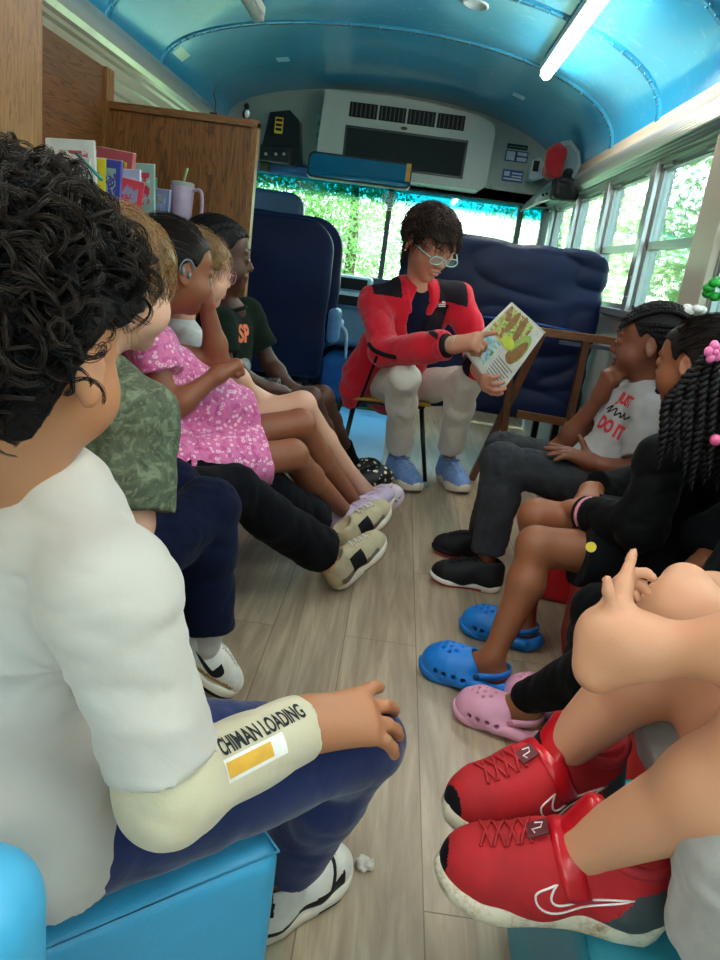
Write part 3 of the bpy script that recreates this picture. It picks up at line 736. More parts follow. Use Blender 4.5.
# ---- nearest boy, bottom left -------------------------------------------------
def boy_white():
    pel=(-.322,.548,.362); chest=(-.305,.600,.622)
    sh,hip=auto(pel,chest,32,shw=.125,hipw=.085,psih=42)
    sh=(A(112,592,.50),sh[1])
    el=(A(170,792,.49),v3(-.46,.66,.47)); wr=(A(306,724,.625),v3(-.36,.84,.40))
    kn=(A(362,742,.715),A(318,742,.86)); an=(v3(-.056,.772,.10),v3(-.16,.93,.10))
    h=Head(A(4,346,.535),12,-4,0,.203)
    J=PJ(pel,chest,h.c,sh,el,wr,hip,kn,an)
    
    hands={'R':dict(d=v3(.070,.050,-.012),n=v3(.05,.42,-.85),curl=((2,16,14),(6,20,16),(8,22,18),(10,24,20)),spread=3.2,thumb=v3(.8,.55,-.35)),'L':dict(d=v3(.08,.06,-.03),n=v3(0,0,-1),curl=(15,15,15,15))}
    root,J,o=person('boy in white t-shirt over cream long sleeves, seen from behind, hand on his blue-trousered knee','boy',J,h,1.0,.003,sk_l1,lip_m,hands=hands,hl=.150,thin=.86)
    wh=cloth('tee_white','#c8c0b6',.95,.05,1200,fold=7)
    cr=cloth('sleeve_cream','#cfc3a4',.95,.05,900,fold=16); nv=cloth('jogger_navy_blue','#1f2a56',.9,.12,700,fold=13)
    ap=J['shR']+v3(-.045,-.02,-.085)
    def creases(X):
        q=X-ap; w=X[...,2]*62+9*X[...,0]+1.4*np.sin(X[...,0]*26+X[...,2]*17)+.9*np.sin(X[...,1]*33); low=np.clip((.60-X[...,2])/.10,0,1)*np.clip((X[...,2]-.36)/.04,0,1)
        a=np.arctan2(q[...,2],q[...,0]); r=np.linalg.norm(q,axis=-1); rad=np.exp(-(r/.07)**2)
        return -.0042*low*(1-np.abs(np.sin(w))**.6)*(.6+.4*np.sin(X[...,0]*14+2))+.0035*rad*(np.abs(np.sin(a*4))**.6-.5)
    t=shirt(J,wh,root,1.0,.0036,i=.009,f=(.80,.80),fl=.006,seed=12,wr=.0026,ws=15,drop=.030,dw=1.46,collar=wh,neckr=.047,st=(1,1,2.6),dispx=creases)
    m=MB()      # sleeve hem seam
    for q in 'LR':
        S=SDF(.003); S.cone(J['el'+q]+(J['sh'+q]-J['el'+q])*.35,J['el'+q],.036,.039,.015); e=lerp(J['el'+q],J['wr'+q],.93); S.cone(J['el'+q],J['wr'+q],.039,.031,.02,cut=(e,J['wr'+q]-J['el'+q]))
        S.disp=fold(4,.0022,34); sl=S.build('long_sleeve',cr,root,label='cream long sleeve')
    bv=bvh(sl)
    a,b=J['elR'],J['wrR']; ax=nrm(b-a); view=nrm(EYE-lerp(a,b,.5)); up=nrm(np.cross(view,ax)); 
    if up[2]<0: up=-up
    n=nrm(np.cross(ax,up)); n=n if n@view>0 else -n
    # lettering and bar on the forearm
    c=lerp(a,b,.52)+up*.013+n*.03
    decal('lettering',text_mesh('CHIMAN LOADING',.021,.003,bold=.0006,xs=.60),c,ax,up,bv,simple('ink_charcoal','#26282a',.7),sl)
    c2=lerp(a,b,.36)-up*.006+n*.03
    rect=lambda w,hh: outline_mesh([[(-w,-hh),(w,-hh),(w,hh),(-w,hh)]],.004)
    decal('bar_outline',rect(.037,.0095),c2+ax*.006,ax,up,bv,simple('ink_white','#ece8e0',.7),sl,eps=.0008)
    decal('bar_fill',rect(.027,.0065),c2-ax*.002,ax,up,bv,simple('ink_yellow','#e0a83a',.7),sl,eps=.0014)
    pants(J,nv,root,1.0,.004,i=.009,thin=.88,f=(1.86,1.86),fl=.012,seed=3,wr=.0028,ws=20)
    st=dict(sneak_white); st.update(panel=simple('shoe_black','#17171a',.6),z1=(.034,.030,.026,.024),vox=.003,bow=False,
        panelfn=lambda q:(((q[:,2]<.040+.10*(q[:,1]-.06))&(q[:,2]>.026)&(np.abs(q[:,0])>.018)&(q[:,1]<.165))|((q[:,2]>.062)&(q[:,1]<.02))|((np.abs(q[:,1]-.125-(q[:,2]-.04)*.8)<.006)&(np.abs(q[:,0])>.012))))
    hv=nrm(v3(.13,.115,0)); ps=math.degrees(math.atan2(hv[0],hv[1]))
    for q,oo in (('R',v3(-.084,.734,0)),('L',v3(-.19,.89,0))): sneaker(root,oo,frame(38),.196,st)
    # curly hair
    line=[(-.12,-.060),(-.050,-.045),(-.034,-.020),(-.024,.012),(-.005,.030),(.018,.030),(.030,.020),(.045,.040),(.070,.050),(.11,.056)]
    h.cap(.004,hair_k,root,line,t=.020,disp=fold(5,.007,60,sharp=False))
    reg=lambda P: (P[:,2]>np.interp(P[:,1],*zip(*line))+.028)&((P[:,1]<-.055)|(P[:,1]>.04)|(P[:,2]>.062))
    top=lambda P: np.stack([P[:,0]*3+.15,P[:,1]*2+.12,P[:,2]*0+.02],1)
    hp=root
    hg=simple('hair_black_sheen','#241a15',.5)
    strands(h,hair_k,hp,950,.052,top,reg,m=20,r=.0007,lift=.08,curl=.0085,freq=8.5,seed=1,base=1.20,jit=.65,grav=.08,name='curls',clump=(9,.0017))
    strands(h,hg,hp,420,.055,top,reg,m=20,r=.0006,lift=.12,curl=.0090,freq=8.5,seed=2,base=1.27,jit=.75,grav=.05,name='curls',clump=(8,.0015))
    return root
# ---- boy in leaf shirt --------------------------------------------------------
def boy_green():
    pel=(-.47,1.05,.352); chest=(-.462,1.085,.622)
    sh,hip=auto(pel,chest,25,shw=.115)
    el=(v3(-.345,.985,.470),v3(-.58,1.15,.46)); wr=(v3(-.375,.985,.335),v3(-.47,1.26,.43))
    kn=(v3(-.292,1.225,.425),v3(-.385,1.31,.42)); an=(A(207,630,1.215),v3(-.40,1.37,.10))
    h=Head((-.438,1.105,.806),36,-5,0,.205)
    J=PJ(pel,chest,h.c,sh,el,wr,hip,kn,an)
    root,J,o=person('sandy-haired boy in olive leaf-print t-shirt and navy trousers on left bench','boy',J,h,1.0,.0042,sk_ros,lip_l,hands={'R':dict(d=v3(.02,.03,-.10),n=v3(-1,0,0)),'L':dict(d=v3(.1,.05,-.03),n=v3(0,0,-1))})
    t=NT('tee_olive_leaf'); v=t.co(); n=t.noise(v,22,2,.5,2.2); n2=t.noise(v,40,2,.5,3)
    t.col(t.mix(t.ramp(n2,[(.56,(0,0,0)),(.60,(1,1,1))]),t.ramp(n,[(.38,rgb('#3d4534')),(.47,rgb('#4b5340')),(.56,rgb('#4f5843')),(.62,rgb('#6f775f'))]),rgb('#5f6751'))); t.set(Roughness=.95); t.bump(t.noise(v,900,2),.0004)
    shirt(J,t.m,root,1.0,.0045,i=.013,f=(.86,.86),fl=.014,seed=21,wr=.003,ws=20,drop=.05,collar=t.m)
    pants(J,cloth('trousers_navy','#0d142c',.9,fold=12),root,1.0,.0045,i=.010,f=(1.96,1.96),fl=.010,seed=5,wr=.003); sock(J,'R',.8,cloth('sock_white','#c8c4bc'),root,1.0)
    st=dict(sneak_white); st.update(logo='swoosh',logomat=simple('shoe_black','#17171a',.6),panel=simple('shoe_gold','#a07a34',.5),z1=(.036,.030,.024,.024),nl=5,
        panelfn=lambda q:(q[:,2]<.034)&(q[:,2]>.028)&(q[:,1]<.17))
    Mf=frame(58,-38,0); toe=AZ(229,694,.02); sneaker(root,toe-Mf[:,1]*.195-Mf[:,2]*.008,Mf,.205,st); sneaker(root,v3(-.42,1.315,0),frame(10),.205,st)
    line=[(-.12,-.060),(-.03,-.055),(-.022,-.005),(-.012,.018),(.010,.026),(.024,-.004),(.034,.002),(.045,.036),(.070,.040),(.11,.044)]
    h.cap(.0045,hair_bl2,root,line,t=.008)
    fl=lambda P: np.stack([P[:,0]*2.2,(P[:,1]+.03)*1.6,-np.ones(len(P))*.16],1)
    reg=lambda P: (P[:,2]>np.interp(P[:,1],*zip(*line))-.004)
    strands(h,hair_bl,root,1300,.075,fl,reg,m=10,r=.0009,lift=.05,curl=.0012,freq=3,seed=4,base=1.06,jit=.18)
    strands(h,hair_bl2,root,1100,.070,fl,reg,m=10,r=.0010,lift=.04,curl=.0010,freq=3,seed=5,base=1.05,jit=.18)
    return root
# ---- child in pink shirt and black trousers (mostly hidden) --------------------
def child_black():
    pel=(-.56,1.42,.352); chest=(-.605,1.385,.60)
    sh,hip=auto(pel,chest,45,shw=.11)
    el=(v3(-.50,1.30,.47),v3(-.70,1.50,.47)); wr=(v3(-.43,1.36,.35),v3(-.60,1.60,.38))
    kn=(v3(-.318,1.575,.350),v3(-.34,1.72,.36)); an=(v3(-.095,1.815,.115),v3(-.135,1.98,.135))
    h=Head((-.605,1.36,.775),35,0,0,.19)
    J=PJ(pel,chest,h.c,sh,el,wr,hip,kn,an)
    root,J,o=person('child in hot pink top with black trousers, legs stretched into the aisle','child',J,h,.96,.005,sk_pale,lip_l)
    shirt(J,cloth('tee_hot_pink','#c8246a'),root,.96,.005,f=(.8,.8),seed=31,drop=.06)
    pants(J,cloth('trousers_black','#0a0b11',.92,fold=12),root,.96,.005,i=.014,f=(1.9,1.9),fl=.022,seed=7,wr=.0035,ws=18)
    t=simple('shoe_grey_cream','#b8a988',.7); st=dict(upper=t,panel=simple('shoe_taupe','#6b6154',.7),sole=simple('sole_cream','#d9d0bd',.7,bump=.0006),lace=simple('lace_white','#dedad2',.8),logo='N',logomat=simple('shoe_black','#17171a',.6),
        z1=(.034,.028,.024,.022),outsole=simple('outsole_tan','#b29c74',.8),panelfn=lambda q:(q[:,2]<.040-.03*(q[:,1]-.1))&(q[:,1]<.16)&(q[:,1]>.02))
    hv=v3(.45,.9,0); ps=20
    sneaker(root,A(336,592,1.84),frame(46,36,6),.215,st); sneaker(root,A(346,556,2.00),frame(46,38,6),.21,st)
    h.cap(.0055,hair_dk,root,LINE,t=.010)
    return root
# ---- girl in pink dress -------------------------------------------------------
def girl_pink():
    pel=(-.565,1.66,.352); chest=(-.575,1.705,.610)
    sh,hip=auto(pel,chest,48,shw=.108)
    sh=(A(152,349,1.62),sh[1])
    el=(A(168,412,1.60),A(219,362,1.86)); wr=(A(216,376,1.66),A(206,303,1.80))
    kn=(A(292,455,1.82),A(300,424,1.95)); an=(A(346,512,2.17),A(357,506,2.30))
    h=Head(A(170,268,1.69),44,-3,0,.207)
    J=PJ(pel,chest,h.c,sh,el,wr,hip,kn,an)
    root,J,o=person('girl in pink floral dress with hearing aid and dark hair, hand at her mouth','girl',J,h,1.0,.0036,sk_l3,lip_m,
       hands={'R':dict(d=A(240,362,1.70)-J['wrR'],n=v3(.3,.1,-1),curl=(75,80,85,85),thumb=v3(.7,.6,.4)),'L':dict(d=v3(.0,-.03,.10),n=v3(-1,-.2,0),curl=(55,70,75,80),thumb=v3(-.3,.1,1))},feet=None)
    t=NT('dress_pink_floral'); v=t.co()
    vo=t.n('ShaderNodeTexVoronoi'); vo.inputs['Scale'].default_value=74; t.l(v,vo.inputs['Vector'])
    ring=t.ramp(vo.outputs['Distance'],[(.0,rgb('#e0607e')),(.12,rgb('#c24878')),(.18,rgb('#f6d4e0')),(.34,rgb('#f2c0d4')),(.42,rgb('#d66a9e')),(.8,rgb('#dc78aa'))],'LINEAR')
    n=t.noise(v,60,2); t.col(t.mix(t.ramp(n,[(.52,(0,0,0)),(.62,(1,1,1))]),ring,rgb('#c8548e'))); t.set(Roughness=.9); t.b.inputs['Sheen Weight'].default_value=.2
    K=J
    def skirt(S):
        a=K['pel']; 
        S.cone(K['hipR'],lerp(K['hipR'],K['knR'],.86),.080,.068,.03); S.cone(K['hipL'],lerp(K['hipL'],K['knL'],.86),.075,.062,.05)
        S.cone(A(182,388,1.74),A(250,418,1.82),.070,.066,.04); S.cone(A(176,372,1.76),A(200,405,1.78),.055,.070,.04)
        S.cone(lerp(K['hipR'],K['hipL'],.5),lerp(K['knR'],K['knL'],.5)*.84+lerp(K['hipR'],K['hipL'],.5)*.16,.085,.062,.04)
        d=nrm(lerp(K['knR'],K['knL'],.5)-a); S.clip.append(lambda X: ((X-a)@d)-.285)
    shirt(J,t.m,root,1.0,.0042,i=.008,f=(.34,.34),fl=.022,seed=41,wr=.0034,ws=24,drop=.03,extra=skirt,name='dress',collar=t.m,st=(1.4,1.4,1))
    lav=simple('sandal_lavender','#c9b4cc',.6); st=dict(upper=lav,sole=simple('sole_cream','#d9d0bd',.7),lace=lav,panel=simple('shoe_glitter','#c8a27c',.4,var=.5,scale=400),z1=(.028,.022,.020,.020),panelfn=lambda q:(q[:,1]>.05)&(q[:,1]<.11)&(q[:,2]<.05))
    sneaker(root,v3(*J['anR'][:2],0)+v3(-.005,-.035,.030),frame(52,36,0),.195,st); sneaker(root,v3(*J['anL'][:2],0)+v3(-.005,-.035,.030),frame(52,32,0),.195,st)
    line=[(-.12,-.075),(-.03,-.060),(-.020,-.012),(-.012,.012),(.010,.026),(.024,.010),(.034,.022),(.045,.044),(.070,.055),(.11,.062)]
    h.cap(.004,hair_dk,root,line,t=.007,extra=lambda S,h: S.ell(v3(0,-.10,.05),(.034,.030,.034),.02))
    strands(h,hair_dk,root,900,.07,lambda P: np.stack([-P[:,0]*.6,-np.ones(len(P)),.3-P[:,2]*2],1),lambda P:P[:,2]>np.interp(P[:,1],*zip(*line)),m=8,r=.0008,lift=.02,seed=6,base=1.07,jit=.08)
    m=MB(); c=h.w((.083,-.006,.010)); P=[h.w((.083+.002*math.sin(a),-.006+.017*math.cos(a),-.000+.024*math.sin(a))) for a in np.linspace(.2,3.3,12)]
    m.tube(P,.0022,6); m.ball(h.w((.086,-.016,-.002)),(.004,.006,.009)); m.ball(h.w((.085,.000,-.008)),(.005,.005,.007)); m.build('hearing_aid',simple('hearing_aid_grey','#5b6a78',.3),root,True)
    return root
# ---- blond girl with glasses --------------------------------------------------
def girl_blond():
    pel=(-.62,2.02,.352); chest=(-.60,2.02,.60)
    sh,hip=auto(pel,chest,58,shw=.105)
    el=(A(232,372,1.97),v3(-.56,2.22,.44)); wr=(A(254,393,2.02),v3(-.42,2.2,.45))
    kn=(A(302,405,2.05),v3(-.27,2.13,.43)); an=(A(368,498,2.38),v3(-.02,2.46,.11))
    h=Head(A(197,270,2.02),52,-6,0,.195)
    J=PJ(pel,chest,h.c,sh,el,wr,hip,kn,an)
    root,J,o=person('blond child with pink glasses and white t-shirt, behind the girl in pink','child',J,h,.96,.0045,sk_ros,lip_l,brow=hair_bl,
       hands={'R':dict(d=A(285,404,2.08)-J['wrR'],n=v3(-.2,0,-1),curl=(12,12,14,16),spread=1.4),'L':dict(d=v3(.1,0,-.02),n=v3(0,0,-1))})
    shirt(J,cloth('tee_off_white','#c4c6c2'),root,.96,.005,i=.010,f=(.7,.7),seed=51,drop=.05,collar=simple('ink_grey','#6a6e70',.8))
    pants(J,cloth('shorts_grey_print','#8d8a84',.9,.3),root,.96,.005,i=.012,f=(.5,.5),fl=.012,seed=8,name='shorts')
    lav=simple('clog_lilac','#d3bccd',.6)
    clog(root,v3(*J['anR'][:2],0)+v3(.0,-.04,.03),frame(50,30,0),.185,lav,strapmat=lav); clog(root,v3(*J['anL'][:2],0)+v3(-.02,-.04,.02),frame(45,20,0),.18,lav)
    line=LINE
    h.cap(.0045,hair_bl,root,line,t=.008)
    strands(h,hair_bl,root,1100,.085,lambda P: np.stack([P[:,0]*1.5,(P[:,1]-.02)*1.2-.04,-np.ones(len(P))*.12],1),lambda P:P[:,2]>np.interp(P[:,1],*zip(*line)),m=9,r=.0010,lift=.04,curl=.001,freq=3,seed=8,base=1.06,jit=.12)
    glasses(h,root,simple('frame_pink','#d08a98',.3),r=.021)
    return root
def glasses(h,root,mat,r=.020,top=1.0,y=.097,z=.000,w=.031,th=.0014,squash=.82):
    m=MB()
    for x in (-1,1):
        P=[h.w((x*w+math.copysign(1,math.cos(a))*abs(math.cos(a))**.8*r,y-.10*abs(x*w+math.cos(a)*r)**1.6,z+math.sin(a)*r*squash)) for a in np.linspace(0,2*np.pi,24,endpoint=False)]
        m.tube(P,th*h.s,6,closed=True)
        m.tube([h.w((x*(w+r),y-.006,z+.006)),h.w((x*.074,.06,z+.008)),h.w((x*.079,.0,z+.006)),h.w((x*.078,-.018,z-.008))],th*.9*h.s,6)
    m.tube([h.w((-w+r,y+.0,z+.004)),h.w((0,y+.004,z+.007)),h.w((w-r,y,z+.004))],th*h.s,6)
    g=m.build('glasses',mat,root,True)
    t=MATS.get('lens') 
    if not t:
        n=NT('lens'); n.set(Roughness=.02); n.b.inputs['Base Color'].default_value=(.9,.95,.95,1); n.b.inputs['Alpha'].default_value=.14; t=MATS['lens']=n.m
    m=MB()
    for x in (-1,1): m.prism([(math.cos(a)*r*.95*h.s,math.sin(a)*r*squash*.95*h.s) for a in np.linspace(0,2*np.pi,20,endpoint=False)],0,.001,h.w((x*w,y-.004,z)),h.M[:,0]-h.M[:,1]*x*.15,h.M[:,2])
    m.build('lens',t,g)
# ---- boy in dark green tee ----------------------------------------------------
def boy_dark():
    pel=(-.555,2.36,.355); chest=(-.556,2.37,.605)
    sh,hip=auto(pel,chest,66,shw=.118)
    sh=(A(216,325,2.25),A(246,315,2.49))
    el=(A(226,369,2.22),A(270,364,2.52)); wr=(A(268,388,2.28),A(292,390,2.46))
    kn=(A(310,400,2.36),A(322,398,2.48)); an=(A(348,476,2.62),A(352,462,2.78))
    h=Head(A(217,255,2.33),70,-2,0,.222)
    J=PJ(pel,chest,h.c,sh,el,wr,hip,kn,an)
    root,J,o=person('boy in dark green t-shirt with orange lettering and black shoes, sitting before the wood panel','boy',J,h,1.04,.0045,sk_l5,lip_d,brow=hair_k,iris='#120b08',
       hands={'R':dict(d=A(298,392,2.36)-J['wrR'],n=v3(-.2,0,-1),curl=(20,20,20,20)),'L':dict(d=v3(.06,.0,-.06),n=v3(-.3,0,-1))})
    gm=cloth('tee_forest','#142019',.92)
    t=shirt(J,gm,root,1.04,.0045,i=.016,f=(.66,.66),fl=.008,seed=61,drop=.05,collar=gm,wr=.003,ws=20)
    bv=bvh(t); M=tframe(J); og=simple('ink_orange','#e2724a',.7)
    fw=nrm(M[:,1]+M[:,0]*.35); r=-nrm(np.cross(fw,M[:,2]))*-1; r=nrm(np.cross(M[:,2],fw)); c=lerp(J['pel'],J['chest'],.92)+fw*.08
    decal('lettering',text_mesh('SP',.075,.006,bold=.003),c+M[:,2]*.030,r,M[:,2],bv,og,t,eps=.0015)
    decal('lettering',text_mesh('CO',.066,.006,bold=.003),lerp(J['pel'],J['chest'],.36)+fw*.08,r,M[:,2],bv,og,t,eps=.0015)
    decal('print',outline_mesh([[(.045*math.cos(a),.026*math.sin(a)) for a in np.linspace(0,6.28,16,endpoint=False)]],.006),lerp(J['pel'],J['chest'],.64)+fw*.08,r,M[:,2],bv,simple('ink_grey_blue','#8c9698',.7,var=.5,scale=90),t,eps=.0015)
    tt=NT('shorts_camo_grey'); v=tt.co(); tt.col(tt.ramp(tt.noise(v,70,2),[(.42,rgb('#2c2926')),(.5,rgb('#5d5850')),(.58,rgb('#8a8478'))],'CONSTANT')); tt.set(Roughness=.9)
    pants(J,tt.m,root,1.04,.005,i=.014,f=(.62,.62),fl=.012,seed=9,name='shorts')
    bk=NT('clog_black_dots'); v=bk.co(); vo=bk.n('ShaderNodeTexVoronoi'); vo.inputs['Scale'].default_value=46; bk.l(v,vo.inputs['Vector'])
    bk.col(bk.ramp(vo.outputs['Distance'],[(.0,rgb('#e8e2b8')),(.26,rgb('#d8d6ce')),(.30,rgb('#0b0b0d'))],'CONSTANT')); bk.set(Roughness=.5)
    yl=simple('rivet_yellow','#d8cf86',.5); sb=cloth('sock_black','#08080a')
    for q,oo,ps,pt in (('R',v3(-.108,2.585,.02),70,26),('L',v3(-.15,2.74,.02),58,14)):
        clog(root,oo,frame(ps,pt,0),.215,bk.m,dots=yl); sock(J,q,.70,sb,root,1.04)
    line=[(-.12,-.070),(-.03,-.050),(-.022,-.012),(-.012,.014),(.010,.030),(.024,.018),(.034,.026),(.045,.052),(.070,.060),(.11,.066)]
    h.cap(.004,hair_k,root,line,t=.008,disp=fold(9,.0022,260,sharp=False))
    return root
# ---- right side: girl in grey tee --------------------------------------------
def girl_grey():
    pel=(.655,2.10,.352); chest=(.735,2.10,.592)
    sh=(A(618,402,2.22),A(650,412,1.99)); r=frame(-78)[:,0]; hip=(v3(*pel)+r*.078,v3(*pel)-r*.078)
    el=(A(560,448,2.20),A(640,474,1.93)); wr=(A(600,397,2.13),A(592,462,1.99))
    kn=(A(503,450,2.20),A(500,462,2.04)); an=(A(482,540,2.22),A(487,558,2.01))
    h=Head(A(652,344,2.10),-66,-4,0,.212)
    J=PJ(pel,chest,h.c,sh,el,wr,hip,kn,an)
    hands={'R':dict(d=A(614,364,2.09)-J['wrR'],n=v3(.8,.3,.2),curl=(60,70,75,80),thumb=v3(.5,0,.8)),
           'L':dict(d=A(560,450,2.00)-J['wrL'],n=v3(0,.15,-1),curl=(5,8,12,16),spread=2.4,thumb=v3(-.25,.2,1))}
    root,J,o=person('girl with long thin braids in grey t-shirt and black jeans, fist to her mouth','girl',J,h,1.04,.0036,sk_r1,lip_d,hands=hands,brow=hair_k,hl=.135)
    gm=cloth('tee_grey','#a7a5a5',.95,fold=14)
    t=shirt(J,gm,root,1.04,.004,i=.012,f=(.42,.75),fl=.012,seed=71,drop=.06,collar=gm,wr=.0034,ws=20,st=(1,1,1.5))
    bv=bvh(t); M=tframe(J); rd=simple('ink_red','#c02a30',.7)
    # the print sits on the chest, seen from its near side
    side=nrm(M[:,1]*.72-M[:,0]*.70); rt=nrm(np.cross(M[:,2],side)); c=lerp(J['pel'],J['chest'],.80)+side*.10-rt*.014
    decal('lettering',text_mesh('JUST',.042,.004,bold=.0025,xs=.8),c+M[:,2]*.046,rt,M[:,2],bv,rd,t,eps=.0016)
    decal('lettering',text_mesh('DO IT',.050,.004,bold=.003,xs=.75),c-M[:,2]*.040,rt,M[:,2],bv,rd,t,eps=.0016)
    P=[]; 
    pts=[(-.055,-.004),(-.035,.014),(-.04,-.01),(-.015,.012),(-.01,-.008),(.005,.006),(.012,-.006),(.025,.012),(.03,-.004),(.055,.010)]
    q=[]
    for x,y in curve3([(a,b,0) for a,b in pts],50)[:,:2]:
        w0=c+rt*x+M[:,2]*(y+.004); hit=bv.ray_cast(Vector(w0+side*.1),Vector(-side),.3)
        if hit[0] is not None: q.append(np.array(hit[0])+side*.001)
    m=MB(); m.tube(q,.0024,5); m.build('script_lettering',simple('ink_black','#101012',.7),t,True)
    j=NT('jeans_charcoal'); v=j.co(); j.col(j.ramp(j.noise(v,18,5,.6),[(.3,rgb('#14161a')),(.7,rgb('#2a2d33'))])); j.set(Roughness=.9); j.bump(j.noise(v,500,2),.0006)
    p=pants(J,j.m,root,1.04,.0042,i=.011,f=(1.93,1.93),fl=.006,seed=13,wr=.0034,ws=34)
    st=dict(upper=simple('shoe_black','#17171a',.6),sole=simple('sole_white','#d8d4ce',.6),outsole=simple('outsole_red','#b3222a',.6),lace=simple('lace_black','#1c1c20',.8),z1=(.030,.026,.022,.022),nl=5,bow=True)
    st2=dict(st); st2['sole']=simple('sole_black','#101012',.6)
    sneaker(root,v3(.415,1.995,0),frame(-84),.215,st); sneaker(root,v3(.43,2.235,0),frame(-86),.215,st2)
    line=[(-.12,-.070),(-.03,-.058),(-.020,-.012),(-.012,.014),(.010,.030),(.024,.014),(.034,.030),(.045,.052),(.070,.060),(.11,.066)]
    h.cap(.004,hair_k,root,line,t=.004)
    m=MB()   # cornrows running back to a gathering point
    for x in np.linspace(-.070,.070,12):
        P=[]
        for a in np.linspace(0,1,12):
            th=math.radians(70-150*a); y=-.012+math.sin(th)*.096; zz=.022+math.sqrt(max(0,1-(x*(1-.5*a)/.078)**2))*math.cos(th)*.087
            P.append(h.w((x*(1-.45*a),y,max(zz,-.02))))
        braid(m,P,.0060*h.s,twist=34)
    for sg in (-1,1):
        for j,(y0,z0,z1) in enumerate(((.042,.050,.050),(.034,.036,.038),(-.012,.022,.026),(-.022,.006,.014),(-.026,-.012,.004),(-.030,-.030,-.006))):
            P=[]
            for t_ in np.linspace(0,1,9):
                y=y0+(-.085-y0)*t_; z=z0+(z1-z0)*t_; rx=math.sqrt(max(.05,1-((y+.012)/.094)**2-((z-.022)/.084)**2))*.0785; P.append(h.w((sg*rx,y,z)))
            braid(m,P,.0062*h.s,twist=34)
    g=h.w((0,-.085,.045))
    # the long near braid down over the ear, and two behind
    for P in ([h.w((-.030,-.075,.075)),A(668,345,2.02),A(662,372,1.99),A(658,396,1.97),A(656,412,1.95)],[g,A(678,340,2.08),A(684,372,2.06),A(682,410,2.05)],[g,A(690,345,2.1),A(697,385,2.1),A(694,420,2.08)]):
        braid(m,curve3(P,16),.0095*h.s,twist=22)
    m.build('braids',hair_k,root,True)
    m=MB(); c=h.w((0,-.085,.094))
    for a in np.linspace(0,2*np.pi,7,endpoint=False): m.ball(c+h.M@(v3(math.cos(a)*.030,math.sin(a)*.022,.006*math.sin(2*a))),(.014,.012,.010))
    m.build('hair_tie',simple('plastic_white','#e0dfdc',.4),root,True)
    return root
